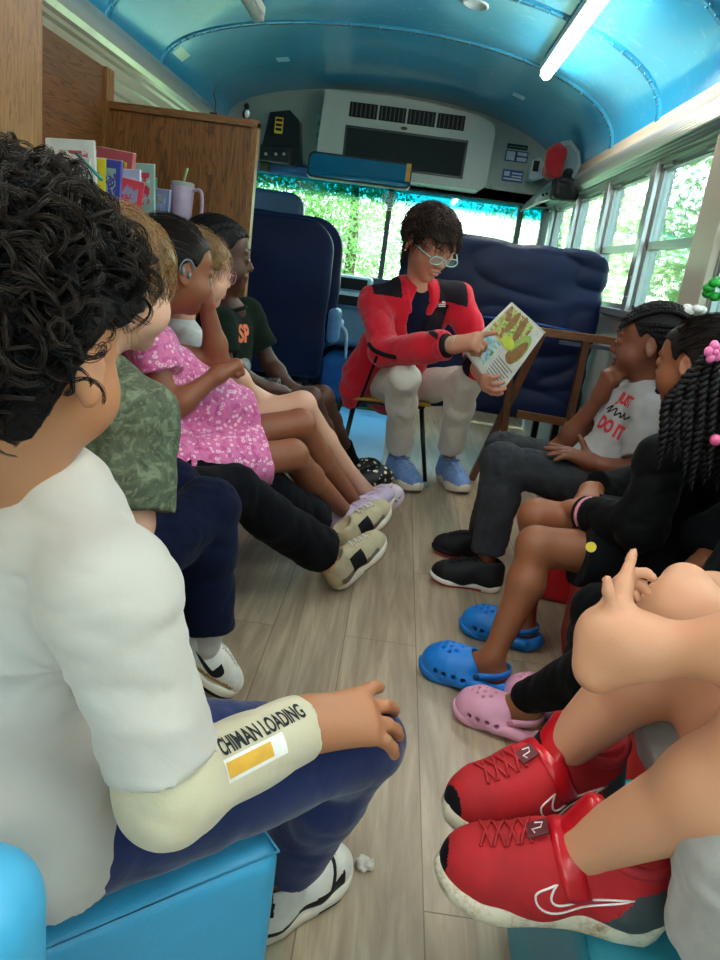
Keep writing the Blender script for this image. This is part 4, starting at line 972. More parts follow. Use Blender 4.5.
# ---- child in black jacket ----------------------------------------------------
def child_jacket():
    pel=(.70,1.60,.345); chest=(.735,1.585,.585)
    r=frame(-68)[:,0]; sh=(v3(*chest)+r*.115,A(664,462,1.46)); hip=(v3(*pel)+r*.075,A(640,560,1.52))
    el=(v3(.62,1.75,.43),A(640,528,1.42)); wr=(v3(.52,1.70,.43),A(588,514,1.56))
    kn=(v3(.385,1.62,.37),A(536,545,1.50)); oL,oR=v3(*(AZ(507,698,.0)[:2]),0),v3(.465,1.665,0); an=(oR+frame(-72)[:,1]*.045+v3(0,0,.095),oL+frame(-70)[:,1]*.048+v3(0,0,.095))
    h=Head(A(702,366,1.66),-40,-6,0,.205)
    J=PJ(pel,chest,h.c,sh,el,wr,hip,kn,an)
    hands={'L':dict(d=A(562,500,1.66)-J['wrL'],n=v3(.1,.2,-1),curl=(18,20,22,24),spread=1.3),'R':dict(d=A(588,497,1.66)-J['wrR'],n=v3(0,-.6,-1),curl=(30,30,30,30))}
    def ft(S): pass
    root,J,o=person('child in black jacket and black shorts with bare legs and bright blue clogs','child',J,h,1.0,.0038,sk_r2,lip_d,hands=hands,feet={'R':frame(-72)[:,1],'L':frame(-70)[:,1]},hl=.13,thin=1.0)
    jk=cloth('jacket_black','#08090b',.75,.15,500,fold=14)
    t=shirt(J,jk,root,1.0,.0042,i=.019,f=(1.80,1.80),fl=.008,seed=81,drop=.055,wr=.0046,ws=20,name='jacket')
    m=MB(); ax=nrm(J['wrL']-J['elL'])
    cols=[('cuff_black','#101012'),('cuff_white','#d8d4d0'),('cuff_black','#101012'),('cuff_pink','#e08ca0'),('cuff_black','#101012')]
    for i,(nm_,cc_) in enumerate(cols):
        m=MB(); a=lerp(J['elL'],J['wrL'],.76+.065*i); m.lathe([(.036,0),(.040,.002),(.040,.0075),(.036,.0095)],a,ax,20); m.build('cuff_stripe',simple(nm_,cc_,.8),t,True)
    st=cloth('shorts_black','#141519',.85)
    s=pants(J,st,root,1.0,.0042,i=.016,f=(.60,.60),fl=.012,seed=15,name='shorts')
    m=MB(); a=lerp(J['hipL'],J['knL'],.42)+v3(-.02,-.075,.035)
    bvs=bvh(s); c=A(591,547,1.42); hit=bvs.ray_cast(Vector(EYE),Vector(nrm(c-EYE)),4)
    if hit[0] is not None: m.lathe([(0,0),(.011,0),(.011,.003),(0,.003)],np.array(hit[0])+nrm(EYE-c)*.005,nrm(EYE-c),16); m.build('button',simple('brass_yellow','#c9b23a',.3,.6),s)
    bl=simple('clog_blue','#0a78d0',.45,var=.05)
    bd=simple('rivet_blue','#0b3f74',.4)
    clog(root,oL,frame(-70),.212,bl,dots=bd,vox=.0026); clog(root,oR,frame(-72),.205,bl,dots=bd,vox=.003)
    line=[(-.12,-.065),(-.03,-.052),(-.020,-.012),(-.012,.014),(.010,.030),(.024,.006),(.034,.018),(.045,.048),(.070,.056),(.11,.062)]
    h.cap(.004,hair_dk,root,line,t=.006,extra=lambda S,h: S.ell(v3(0,-.085,.075)*h.s,(.036,.034,.034),.02))
    strands(h,hair_dk,root,1600,.07,lambda P: np.stack([-P[:,0]*.8,-np.ones(len(P)),.5-P[:,2]*2],1),lambda P:(P[:,2]>np.interp(P[:,1],*zip(*line)))&(np.abs(P[:,0]+.02)>.003),m=8,r=.0007,lift=.015,seed=16,base=1.055,jit=.06)
    c=A(717,289,1.62); m=MB()
    for i,(a,rr) in enumerate(zip(np.linspace(0,6.28,9),[.016]*9)): m.ball(c+v3(.018*math.cos(a),.01*math.sin(a*2),.016*math.sin(a)),(.012,.012,.010))
    m.build('hair_bow',simple('bow_green','#0e9a2e',.5),root,True)
    return root
# ---- child with twists and pink clip ------------------------------------------
def child_twists():
    pel=(.72,1.25,.345); chest=(.74,1.27,.58)
    r=frame(-62)[:,0]; sh=(v3(*chest)+r*.11,v3(*chest)-r*.11); hip=(v3(*pel)+r*.075,v3(*pel)-r*.075)
    el=(v3(.70,1.46,.43),v3(.66,1.10,.42)); wr=(v3(.74,1.40,.42),v3(.76,1.16,.41))
    kn=(A(600,612,1.28),A(622,660,1.14)); an=(A(548,700,1.27),A(560,745,1.14))
    oR,oL=v3(.52,1.36,0),v3(*(AZ(540,744,.0)[:2]),0); an=(oR+frame(-70)[:,1]*.042+v3(0,0,.092),oL+frame(-68)[:,1]*.042+v3(0,0,.092))
    h=Head(A(752,402,1.30),-48,-8,0,.205)
    J=PJ(pel,chest,h.c,sh,el,wr,hip,kn,an)
    root,J,o=person('child with black twisted hair and pink flower clip, black leggings and pink clogs','child',J,h,1.0,.005,sk_r2,lip_d,hands={'L':dict(d=v3(-.1,.02,-.03),n=v3(0,0,-1)),'R':dict(d=v3(-.1,0,-.03),n=v3(0,0,-1))},feet={'R':frame(-70)[:,1],'L':frame(-68)[:,1]})
    shirt(J,cloth('tee_black','#0f1216',.85,.15,500,fold=18),root,1.0,.005,i=.014,f=(1.9,1.9),seed=91,drop=.05)
    pants(J,cloth('leggings_black','#060608',.9,.2),root,1.0,.0042,i=.010,f=(2.06,2.06),fl=.018,seed=17,wr=.0026,name='leggings')
    pk=simple('clog_pink','#dd9cb6',.5,var=.05); rv=simple('rivet_pink','#c07898',.5)
    clog(root,oL,frame(-68),.190,pk,dots=rv,vox=.0026); clog(root,oR,frame(-70),.190,pk,dots=rv)
    h.cap(.0045,hair_k,root,LINE,t=.008)
    g=np.random.default_rng(3); m=MB(); c=h.w((0,-.02,.095))
    for a in np.linspace(0,2*np.pi,26,endpoint=False):
        rr=g.uniform(.9,1.1); P=[c+h.M@(v3(math.sin(a)*.03,math.cos(a)*.03,0))]
        if math.cos(a)>.85 : continue
        for k,(R_,z) in enumerate(((.072,.060),(.098,.015),(.104,-.035),(.098,-.085),(.092,-.125-.03*g.random()))): P.append(h.w((math.sin(a)*R_*rr*.92,math.cos(a)*R_*rr*.98-.015,z)))
        braid(m,curve3(P,14),.0085,twist=26)
    for (x0,y0,y1) in ((664,392,470),(676,380,462),(688,372,478),(700,368,470),(672,400,455),(711,366,480),(696,395,490),(684,390,448)):
        P=[h.w((-.02,-.0,.10)),A((x0+735)/2,y0-18,1.24),A(x0+4,y0+8,1.23),A(x0,(y0+y1)/2,1.22),A(x0-4+g.uniform(-3,3),y1,1.22)]
        braid(m,curve3(P,16),.0088,twist=26)
    m.build('twists',hair_k,root,True)
    m=MB(); c=A(714,352,1.215); R=frame(160)
    for a in np.linspace(0,2*np.pi,5,endpoint=False): m.ball(c+R@v3(.011*math.cos(a),0,.011*math.sin(a)),(.0085,.005,.0085),R=R)
    m.ball(c+R@v3(0,.004,0),(.005,.004,.005)); m.tube(curve3([c+R@v3(-.02,0,-.004),c+R@v3(-.03,.0,.01),c+R@v3(-.022,0,.018)],8),.003,6)
    m.build('flower_clip',simple('clip_pink','#e06aa0',.35),root,True)
    m=MB(); m.ball(A(716,440,1.19),(.010,.010,.010)); m.build('bead',simple('bead_pink','#d85a8a',.3),root,True)
    return root
# ---- nearest child on the right, knees up, red shoes ---------------------------
def child_red():
    pel=v3(.47,.53,.372); chest=v3(.52,.60,.60)
    sh=(v3(.50,.71,.615),v3(.47,.48,.605)); hip=(v3(.46,.61,.370),v3(.44,.45,.370))
    el=(v3(.43,.80,.55),A(800,650,.50)); wr=(v3(.345,.73,.60),A(640,648,.56))
    kn=(A(683,618,.685),A(782,738,.50)); an=(A(553,757,.735),A(583,848,.585))
    h=Head((.50,.60,.80),-40,-8,0,.205)
    J=PJ(pel,chest,h.c,sh,el,wr,hip,kn,an)
    K=J
    hands={}
    def arms(S):
        # near hand folded up at the wrist over the far knee
        w=K['wrL']; kx=A(604,634,.575); L=.118
        S.cone(w,kx,.0270,.0240,.02); S.cone(lerp(w,kx,.5),A(598,668,.565),.0255,.0215,.02)
        hand(S,A(612,628,.575),A(620,585,.60)-A(612,628,.575),nrm(A(690,610,.60)-A(612,600,.60)),'L',.078,curl=((0,4,4),(30,40,40),(40,50,40),(50,50,40)),thumb=A(593,588,.57)-A(612,622,.575),thick=1.15)
        hand(S,K['wrR'],v3(-.02,-.10,.0),v3(-.2,0,-1),'R',.115,curl=(10,14,16,20))
    root,J,o=person('child hugging bare knees in grey shorts and red sneakers with curved white tick outlines','child',J,h,1.0,.0030,sk_pale,lip_l,extra=arms,thin=1.02)
    gs=cloth('shorts_light_grey','#9a9894',.85,.08,700,fold=14)
    shirt(J,cloth('tee_pale','#b9bcc4'),root,1.0,.005,i=.010,f=(.6,.6),seed=95,drop=.02)
    def ext(S):
        S.cone(K['hipL'],A(765,820,.54),.072,.062,.03); S.cone(A(745,850,.50),A(722,925,.50),.050,.042,.03); S.cone(K['hipR'],A(690,740,.72),.070,.058,.03)
    s=pants(J,gs,root,1.0,.0034,i=.016,f=(.50,.50),fl=.016,seed=19,name='shorts',wr=.0036,ws=26,extra=ext)
    rd=NT('shoe_red_mesh'); v=rd.co(); rd.col(rd.mix(rd.math('MULTIPLY',rd.noise(v,900,2),.35),rd.ramp(rd.noise(v,25,3),[(.3,rgb('#a80f1a')),(.7,rgb('#c8151f'))]),rgb('#6a0a12'))); rd.set(Roughness=.75); rd.bump(rd.noise(v,1100,2),.0006,.8)
    gy=simple('shoe_slate','#3c4244',.7,bump=.0005,bscale=700); redp=simple('shoe_red_patent','#b8101c',.28,var=.06)
    so=NT('sole_dirty_cream'); v=so.co(); so.col(so.mix(so.ramp(so.noise(v,38,6,.75),[(.50,(0,0,0)),(.68,(1,1,1))]),rgb('#d6cab2'),rgb('#9a7f5c'))); so.set(Roughness=.75); so.bump(so.noise(v,160,4),.0006)
    st=dict(upper=rd.m,panel=gy,toe=simple('bumper_black','#161316',.5),sole=so.m,lace=simple('lace_red','#a3121a',.6),logo='swoosh_outline',logomat=simple('logo_white','#e4dedb',.4),vox=.0024,
        z1=(.046,.036,.026,.022),bulge=.003,nl=4,heel=.010,ly=(.122,.158),
        panelfn=lambda q:(q[:,1]+.55*(q[:,2]-.03)<.060)&(q[:,2]<.074-.25*q[:,1]),
        toefn=lambda q:(q[:,1]>.2015)&(q[:,2]<.05))
    for (toe,heel,tz) in (((432,880),(650,925),.285),((441,828),(612,800),.285)):
        a=AZ(*toe,tz); b=AZ(*heel,tz); fw=a-b; ps=math.degrees(math.atan2(fw[0],fw[1])); L=.232
        an_=J['anL'] if toe[0]==432 else J['anR']; fwn=frame(ps)[:,1]
        t_=a.copy(); oo=t_-fwn*L; oo[2]=.281
        M=frame(ps,0,0)
        sh_,bv,k=sneaker(root,oo,M,L,st)
        # hook-and-loop strap over the instep, with a padded tongue
        V,Fs=wrap_band(bv,oo,M,.106*k,.045*k,-1.5,1.5,.024*k,.0034,tilt=.020*k); mk('strap',V,Fs,redp,sh_,True)
        S=SDF(.0024); S.at(oo,M); S.cone(v3(0,.100,.074)*k,v3(0,.084,.118)*k,.015*k,.011*k,.01); S.cone(v3(.013,.100,.074)*k,v3(.012,.084,.112)*k,.010*k,.008*k,.01); S.cone(v3(-.013,.100,.074)*k,v3(-.012,.084,.112)*k,.010*k,.008*k,.01)
        S.ell(v3(0,.045,.10)*k,v3(.026,.034,.06)*k,.004,sub=True); S.M=None; S.o=np.zeros(3); S.build('tongue',redp,sh_)
        P=[oo+M@(v3(.0285*math.cos(a)*k,(.043+.036*math.sin(a))*k,(.083+.010*math.sin(a)**2)*k)) for a in np.linspace(0,2*np.pi,26,endpoint=False)]
        m=MB(); m.tube(P,.0062*k,8,closed=True); m.build('padded_collar',simple('lining_red','#a8202a',.8),sh_,True)
        V2=[]; m=MB(); hit=bv.ray_cast(Vector(oo+M@(v3(-.004,.128,.14)*k)),Vector(M@nrm((0,.0,-1))),.2)
        if hit[0] is not None:
            m.box((-.009*k,-.010*k,0),(.009*k,.010*k,.003*k),R=M@frame(0,-32),c=np.array(hit[0])+M@v3(0,0,.002),bev=.001); tg=m.build('lace_tag',simple('tag_maroon','#5c1820',.5),sh_); m=MB(); Rt=M@frame(0,-32); b0=np.array(hit[0])+M@v3(0,0,.0055); m.tube([b0+Rt@(v3(x,y,0)*k) for x,y in ((-.006,.004),(-.001,.006),(-.001,-.002),(.004,-.004),(.006,.003))],.0009*k,5); m.build('tag_mark',simple('logo_white','#e4dedb',.4),tg)
        sb=cloth('sock_black','#08080a'); 
    sb=cloth('sock_black','#08080a')
    sock(J,'R',.92,sb,root,1.0,i=.003)
    h.cap(.005,hair_bl2,root,LINE,t=.008)
    strands(h,hair_bl,root,1500,.06,lambda P: np.stack([P[:,0]*2,(P[:,1]+.03)*1.5,-np.ones(len(P))*.15],1),m=8,r=.0009,lift=.04,curl=.001,freq=3,seed=31,base=1.06,jit=.2)
    return root
# ---- the reader ---------------------------------------------------------------
def woman():
    pel=A(392,388,3.10); chest=A(412,302,3.00); r=frame(152)[:,0]
    sh=(A(374,303,2.92),A(456,298,3.03)); hip=(A(386,384,3.00),A(430,386,3.10))
    el=(A(384,352,2.74),A(478,345,2.98)); wr=(A(453,345,2.54),A(478,368,2.69))
    kn=(A(405,378,2.70),A(468,380,2.80)); an=(A(398,452,2.93),A(450,452,2.98))
    an=(AZ(399,455,.115),AZ(449,457,.115))
    h=Head(A(430,243,2.90),143,-30,0,.236)
    J=PJ(pel,chest,h.c,sh,el,wr,hip,kn,an)
    hands={'R':dict(d=A(480,340,2.49)-J['wrR'],n=v3(.10,.55,-.7),curl=((5,4,4),(55,65,45),(60,70,50),(62,70,50)),thumb=v3(.8,.1,-.55)),
           'L':dict(d=A(490,392,2.58)-J['wrL'],n=v3(.5,.6,.5),curl=(30,34,36,40),spread=1.6,thumb=v3(.8,-.2,.5))}
    root,J,o=person('short-haired woman in red and dark grey fleece jacket pointing at a picture book','woman',J,h,1.18,.0045,sk_w,lip_l,hands=hands,brow=hair_w,adult=True,openness=.35,thin=.93,hl=.148,iris='#3a2a20')
    wt=cloth('trousers_white','#ddd5ca',.85,.04,600,fold=14)
    pants(J,wt,root,1.18,.0048,i=.008,f=(1.86,1.86),fl=.010,seed=23,wr=.004,ws=20,thin=.93)
    M=tframe(J)
    tee=SDF(.006); torso(tee,J,1.18,.008); nbb=neckbase(J); tee.cone(nbb-M[:,2]*.05,nbb-M[:,2]*.012,.055,.052,.03); tee.build('undershirt',cloth('tee_navy','#141a30'),root)
    rf=cloth('fleece_red','#d11a30',.98,.12,420,.0016,sheen=.25); gk=cloth('panel_charcoal','#231d26',.8,.1,500)
    S=SDF(.0045); torso(S,J,1.18,.022,w=1.05)
    for q in 'RL': arm(S,J,q,1.18,.022,1.90,.006)
    S.cone(A(374,345,2.93),A(352,388,2.97),.060,.050,.05); S.cone(A(356,376,2.95),A(351,402,2.98),.055,.030,.03); S.cone(A(366,362,2.94),A(384,352,2.92),.05,.05,.04)
    S.cone(lerp(J['pel'],J['chest'],.2),J['hipR']+v3(-.03,.05,.03),.10,.08,.05)
    # open front over the chest
    f=M[:,1]; c=J['chest']
    S.ell(c+f*.125-M[:,0]*.006+M[:,2]*.035,(.050,.085,.190),.01,R=M@frame(0,0,6),sub=True)
    fd=fold(33,.0065,13,(1,1,1.4)); fd2=fold(34,.002,34); S.disp=lambda X: fd(X)+fd2(X)
    jk=S.build('fleece_jacket',[rf,gk],root)
    inv=lambda X: (X-J['chest'])@M
    def panel(X):
        q=inv(X); shd=(q[:,2]>.040)&(np.abs(q[:,0])>.078)&(np.abs(q[:,0])<.190)
        chestp=(q[:,0]<-.020)&(q[:,0]>-.125)&(q[:,2]<.03)&(q[:,2]>-.16)&(q[:,1]>.02)
        return shd|chestp
    assign(jk,panel,1)
    # standing collar with two lapels
    nb=neckbase(J); cs=SDF(.0045); rows=((.0,.060,.0),(.022,.060,-.004),(.044,.056,-.010))
    for sg in (-1,1):
        pts=[nb+M@v3(sg*math.sin(a)*.060,math.cos(a)*.055*(1.25 if math.cos(a)>0 else 1),-.005-.075*max(0,math.cos(a))**1.2) for a in np.linspace(3.2,.80,8)]
        for dz,_,dx in rows:
            for i_ in range(7):
                f_=i_/7; w1=max(0,math.cos(3.2-2.4*f_)); o1=M@v3(sg*.020*w1*dz/.044,.010*w1,dz*(1-.35*w1)); w2=max(0,math.cos(3.2-2.4*(i_+1)/7)); o2=M@v3(sg*.020*w2*dz/.044,.010*w2,dz*(1-.35*w2))
                cs.cone(pts[i_]+o1,pts[i_+1]+o2,.0125,.0125,.016)
    cs.disp=fold(44,.002,40); cs.build('collar',rf,jk)
    bv=bvh(jk)
    # chest mark, dark waist binding and jacket hem
    c=A(446,305,2.9); view=nrm(c-EYE); 
    P=outline_mesh([[(-.016,-.010),(.016,-.010),(.016,-.006),(-.016,-.006)],[(-.016,-.003),(.016,-.003),(.012,.001),(-.016,.001)],[(-.002,.004),(.014,.004),(.012,.008),(.006,.012),(-.002,.012)]],.004)
    decal('chest_mark',P,c,v3(.95,.2,.1),v3(-.1,0,1),bv,simple('ink_white','#ece8e0',.7),jk,eps=.0015)
    for pth in ([(369,344),(374,350),(386,355),(396,357)],[(356,408),(364,390),(371,372),(377,356)],[(333,388),(337,400),(345,411),(353,413)],[(413,330),(420,318),(415,308)]):
        q=[]
        for x,y in curve3([(a,b,0) for a,b in pth],22)[:,:2]:
            d=Vector(nrm(A(x,y,3)-EYE)); hit=bv.ray_cast(Vector(EYE),d,6)
            if hit[0] is not None: q.append(np.array(hit[0])-np.array(d)*.002)
        if len(q)>3: m=MB(); m.tube(q,.0085 if pth[0][0]==369 else .006,6); m.build('dark_binding',simple('binding_black','#141016',.8),jk,True)
    m=MB(); ax=nrm(J['wrR']-J['elR']); m.lathe([(.040,0),(.043,.003),(.043,.010),(.040,.013)],lerp(J['elR'],J['wrR'],.90),ax,20); m.build('cuff',simple('binding_black','#141016',.8),jk,True)
    m=MB()
    for i in range(4):
        c=lerp(J['elR'],J['wrR'],.975+.03*i); u=nrm(np.cross(ax,[.1,.2,1])); w=np.cross(ax,u); m.tube([c+(u*math.cos(a)+w*math.sin(a))*.0285 for a in np.linspace(0,6.283,18,endpoint=False)],.0032,6,closed=True)
    m.build('bracelets',simple('bead_cream','#b9a58c',.4,var=.5,scale=300),root,True)
    m=MB(); m.ball(h.w((.079,-.002,-.038)),.0042); m.build('earring',simple('pearl','#e8e2da',.2),root,True)
    glasses(h,root,simple('frame_mint','#a9c8c0',.3),r=.0245,y=.100,z=-.004,w=.031,th=.0022,squash=.55)
    line=[(-.12,-.060),(-.03,-.062),(-.022,-.020),(-.012,.016),(.006,.026),(.018,-.002),(.032,.004),(.045,.040),(.070,.050),(.11,.052)]
    h.cap(.0045,hair_w,root,line,t=.013,disp=fold(10,.0025,60,sharp=False))
    fl=lambda P: np.stack([P[:,0]*1.6-.05,(P[:,1]+.05)*1.6,-np.ones(len(P))*.05],1)
    reg=lambda P: P[:,2]>np.interp(P[:,1],*zip(*line))+.004
    strands(h,hair_w,root,1500,.065,fl,reg,m=9,r=.0013,lift=.05,curl=.0012,freq=3,seed=12,base=1.13,jit=.14)
    strands(h,simple('hair_brown_light','#4e342a',.38),root,500,.058,fl,reg,m=9,r=.0011,lift=.06,curl=.0012,freq=3,seed=13,base=1.15,jit=.16)
    nb_=simple('shoe_periwinkle','#6f8fc4',.75,var=.2,scale=60,bump=.0006,bscale=600)
    st=dict(upper=nb_,sole=simple('sole_cream','#d9d0bd',.7,bump=.0006),outsole=simple('outsole_grey','#8a8d92',.8),lace=simple('lace_blue','#9db8e0',.8),z1=(.044,.038,.034,.030),nl=5,bow=True,vox=.0036)
    sneaker(root,v3(*J['anR'][:2],0)+v3(-.030,.055,0),frame(152),.262,st); sneaker(root,v3(*J['anL'][:2],0)+v3(-.020,.055,0),frame(160),.262,st)
    return root
# ------------------------------------------------------------------ the bus
XL,XR=-1.30,.90; YB,YF=-2.3,5.15; CROWN=1.95; SPL,SPR=1.67,1.56; XC=-.20
def arc(n=40,off=0.):
    out=[]
    for a in np.linspace(0,np.pi,n+1):
        c,s_=math.cos(a),math.sin(a); sp=SPR if c>0 else SPL; out.append((XC+c*(1.10+off),sp+(CROWN-sp+off)*s_**.92 if s_>1e-6 else sp))
    return out
def struct(o): o['kind']='structure'; return o
def paint(name,c,rough=.35,metal=.0,bump=.0,coat=.0,var=.06,sc_=2.5,dirt=.25,dc='#3a3f40'):
    t=NT(name); v=t.co(); c=rgb(c); f=t.noise(v,sc_,5,.6)
    a=t.ramp(f,[(.3,tuple(x*(1-var) for x in c[:3])),(.7,tuple(min(1,x*(1+var)) for x in c[:3]))])
    g=t.ramp(t.noise(v,11,8,.7,1.5),[(.56,(0,0,0)),(.75,(dirt,dirt,dirt))]); a=t.mix(g,a,rgb(dc))
    t.col(a); t.set(Roughness=rough,Metallic=metal); t.b.inputs['Coat Weight'].default_value=coat
    t.bump(t.noise(v,3.2,3,.5,.6),.012,.35) if bump else None
    return t.m
def wood(name,base,dark,axis=2,scale=1.,rough=.45,grain=1.):
    t=NT(name); sc3=[9*scale]*3; sc3[axis]=.7*scale; v=t.co(tuple(sc3)); 
    w=t.noise(v,2.2,3,.5,1.8); ring=t.math('FRACT',t.math('MULTIPLY',w,9.)); r=t.ramp(ring,[(.0,rgb(base)),(.55,rgb(base)),(.85,rgb(dark)),(1.,rgb(base))])
    sc4=[70*scale]*3; sc4[axis]=3*scale; v2=t.co(tuple(sc4)); n=t.noise(v2,3,4,.6)
    t.col(t.mix(t.ramp(n,[(.42,(0,0,0)),(.72,(.6*grain,.6*grain,.6*grain))]),r,rgb(dark))); t.set(Roughness=rough); t.bump(n,.0005,.4); return t.m
blue=paint('ceiling_blue_paint','#2b99cc',.25,.15,1,.35,dirt=.15,dc='#cfe4ea')
cream=paint('cream_paint','#b8b2a0',.35,.0,0,.2); alu=paint('brushed_metal','#a4abac',.3,.75,0,.1); greyp=paint('grey_panel','#9aa39e',.5)
# floor: grey-brown planks running down the bus
t=NT('floor_planks'); v=t.co(rot=(0,0,math.pi/2)); br=t.n('ShaderNodeTexBrick'); br.offset=.37; br.inputs['Scale'].default_value=1.0; br.inputs['Brick Width'].default_value=1.22; br.inputs['Row Height'].default_value=.178
br.inputs['Mortar Size'].default_value=.0012; br.inputs['Mortar Smooth'].default_value=.1; br.inputs['Bias'].default_value=0.; br.inputs['Color1'].default_value=(.25,.25,.25,1); br.inputs['Color2'].default_value=(.75,.75,.75,1); br.inputs['Mortar'].default_value=(0,0,0,1)
t.l(v,br.inputs['Vector']); v2=t.co((38,2.0,10)); v3_=t.co((9,.8,3)); off=t.n('ShaderNodeVectorMath',operation='ADD'); t.l(v3_,off.inputs[0]); t.l(br.outputs['Color'],off.inputs[1])
g1=t.noise(off.outputs[0],1.6,6,.62,1.4); g2=t.noise(v2,2.0,6,.65,.4)
c=t.ramp(g1,[(.30,rgb('#87745c')),(.48,rgb('#a59176')),(.62,rgb('#b9a78a')),(.8,rgb('#927f66'))]); c=t.mix(t.ramp(g2,[(.45,(0,0,0)),(.75,(.55,.55,.55))]),c,rgb('#6d6052'))
c=t.mix(t.math('MULTIPLY',br.outputs['Color'],.25),c,rgb('#c2b7a4')); c=t.mix(t.math('MULTIPLY',br.outputs['Fac'],.65),c,rgb('#4b4238')); t.col(c); t.set(Roughness=.36); t.b.inputs['Specular IOR Level'].default_value=.4; t.bump(g2,.0004,.4)
m=MB(); m.box((XL-.04,YB-.1,-.05),(XR+.04,5.6,0)); struct(m.build('floor',t.m))
# ceiling shell with riveted ribs
a=arc(); b=arc(off=.03); V=[];Fs=[]; n=len(a)
for y in (YB,YF+.02):
    for (x,z) in a: V.append((x,y,z))
    for (x,z) in b: V.append((x,y,z))
for i in range(n-1): Fs+=[(i,i+1,2*n+i+1,2*n+i),(n+i,3*n+i,3*n+i+1,n+i+1)]
struct(mk('ceiling',V,Fs,blue,None,True,origin=(0,0,0)))
for y in [3.835-.665*k for k in range(-1,9) if k!=-1]:
    m=MB(); V=[];Fs=[]; aa=arc(48)
    P=np.array(aa); nn=[]
    for i,(x,z) in enumerate(aa):
        tt=P[min(i+1,len(P)-1)]-P[max(i-1,0)]; tt/=np.linalg.norm(tt); nx,nz=-tt[1],tt[0]
        for dy,d in ((-.028,.0),(-.024,.004),(.024,.004),(.028,.0)): V.append((x+nx*d,y+dy,z+nz*d))
    for i in range(len(aa)-1):
        for k in range(3): a0=i*4+k; Fs.append((a0,a0+1,a0+5,a0+4))
    m.add(V,Fs)
    if y>1.8:
        for i in range(2,len(aa)-2):
            x,z=aa[i]; tt=P[i+1]-P[i-1]; tt/=np.linalg.norm(tt); nx,nz=-tt[1],tt[0]
            for dy in ((-.014,.014) if i%2 else (0,)): m.ball((x+nx*.005,y+dy,z+nz*.005),.0052,seg=6)
    struct(m.build('trim_1',blue,None,True,origin=(0,0,0)))
# side walls ------------------------------------------------------
cove=NT('cove_metal'); v=cove.co((1,1,1)); wv=cove.n('ShaderNodeTexWave'); wv.bands_direction='Z'; wv.inputs['Scale'].default_value=42; cove.l(v,wv.inputs['Vector']); cove.col(rgb('#979c98')); cove.set(Roughness=.28,Metallic=.65); cove.bump(wv.outputs['Fac'],.002,.5)
def sweep(prof,y0,y1,mat,name,sub=None):
    n=len(prof); V=[(x,y,z) for y in (y0,y1) for x,z in prof]; Fs=[(i,i+1,n+i+1,n+i) for i in range(n-1)]
    o=mk(name,V,Fs,mat,None,False,origin=(0,0,0)); autosmooth(o,30); return struct(o)
sweep([(XR,1.575),(XR-.006,1.535),(XR-.030,1.50)],YB,YF,paint('cream_rail','#a0937f',.5,.0,0,.0),'trim_2')
sweep([(XR-.030,1.50),(XR-.055,1.475),(XR-.062,1.45),(XR-.055,1.42),(XR-.03,1.40),(XR-.03,1.392),(XR-.012,1.388),(XR-.012,1.372),(XR,1.370),(XR+.03,1.37)],YB,YF,cove.m,'trim_3')
sweep([(XL,1.68),(XL+.010,1.665),(XL+.040,1.63),(XL+.075,1.58),(XL+.080,1.555),(XL+.07,1.535),(XL+.050,1.53),(XL+.05,1.515),(XL+.03,1.51),(XL+.03,1.47),(XL+.012,1.468),(XL+.012,1.43),(XL,1.42)],YB,YF,paint('cream_gloss','#c4c0ae',.22,.1,0,.5),'trim_4')
SILL=.84; TOP=1.385; PIL=[4.98,4.316,3.666,3.000,2.335,1.67,1.005,.34,-.325,-.99,-1.655,-2.27]
m=MB(); m.box((XR,YB,0),(XR+.04,5.5,SILL)); m.box((XR,YB,TOP-.01),(XR+.04,5.5,1.60))
for i,y in enumerate(PIL):
    wdt=.085 if abs(y-2.335)<.01 else .034
    m.box((XR,y-wdt,SILL),(XR+.05,y+wdt,TOP))
struct(m.build('wall_right',greyp,origin=(0,0,0)))
m=MB()   # pillar cover strips
for y in PIL:
    if abs(y-2.335)<.01: continue
    m.box((XR-.022,y-.030,SILL-.02),(XR,y+.030,TOP+.012),bev=.004)
    for z in np.linspace(SILL+.05,TOP-.05,7): m.ball((XR-.023,y-.016,z),.004,seg=6)
struct(m.build('trim_5',alu,origin=(0,0,0)))
m=MB(); m.box((XR-.026,2.255,SILL-.3),(XR,2.425,TOP+.012),bev=.004); struct(m.build('trim_6',cream,origin=(0,0,0)))
m=MB(); m.box((XR-.03,YB,SILL-.03),(XR+.005,5.0,SILL),bev=.004); 
for y in np.arange(2.5,5,.16): m.ball((XR-.004,y,SILL-.075),.005,seg=6)
struct(m.build('trim_7',alu,origin=(0,0,0)))
def glassmat(name,tint,gl=.10,rough=.03):
    t=NT(name); t.t.nodes.remove(t.b); tr=t.n('ShaderNodeBsdfTransparent'); tr.inputs[0].default_value=rgb(tint); g=t.n('ShaderNodeBsdfGlossy'); g.inputs['Roughness'].default_value=rough; g.inputs[0].default_value=(.9,.95,1,1)
    lw=t.n('ShaderNodeLayerWeight'); lw.inputs[0].default_value=.25; mx=t.n('ShaderNodeMixShader'); t.l(t.math('ADD',t.math('MULTIPLY',lw.outputs['Fresnel'],.6),gl*.4),mx.inputs[0]); t.l(tr.outputs[0],mx.inputs[1]); t.l(g.outputs[0],mx.inputs[2]); t.l(mx.outputs[0],t.o.inputs[0]); return t.m
gside=glassmat('window_glass','#e2efec'); gfront=glassmat('windshield_glass','#e0f4ee',.06); gband=glassmat('shade_band_glass','#28b2b4',.08)
_t=gband.node_tree; _tr=[n for n in _t.nodes if n.type=='BSDF_TRANSPARENT'][0]; _c=_t.nodes.new('ShaderNodeTexCoord'); _s=_t.nodes.new('ShaderNodeSeparateXYZ'); _m=_t.nodes.new('ShaderNodeMapRange'); _r=_t.nodes.new('ShaderNodeValToRGB')
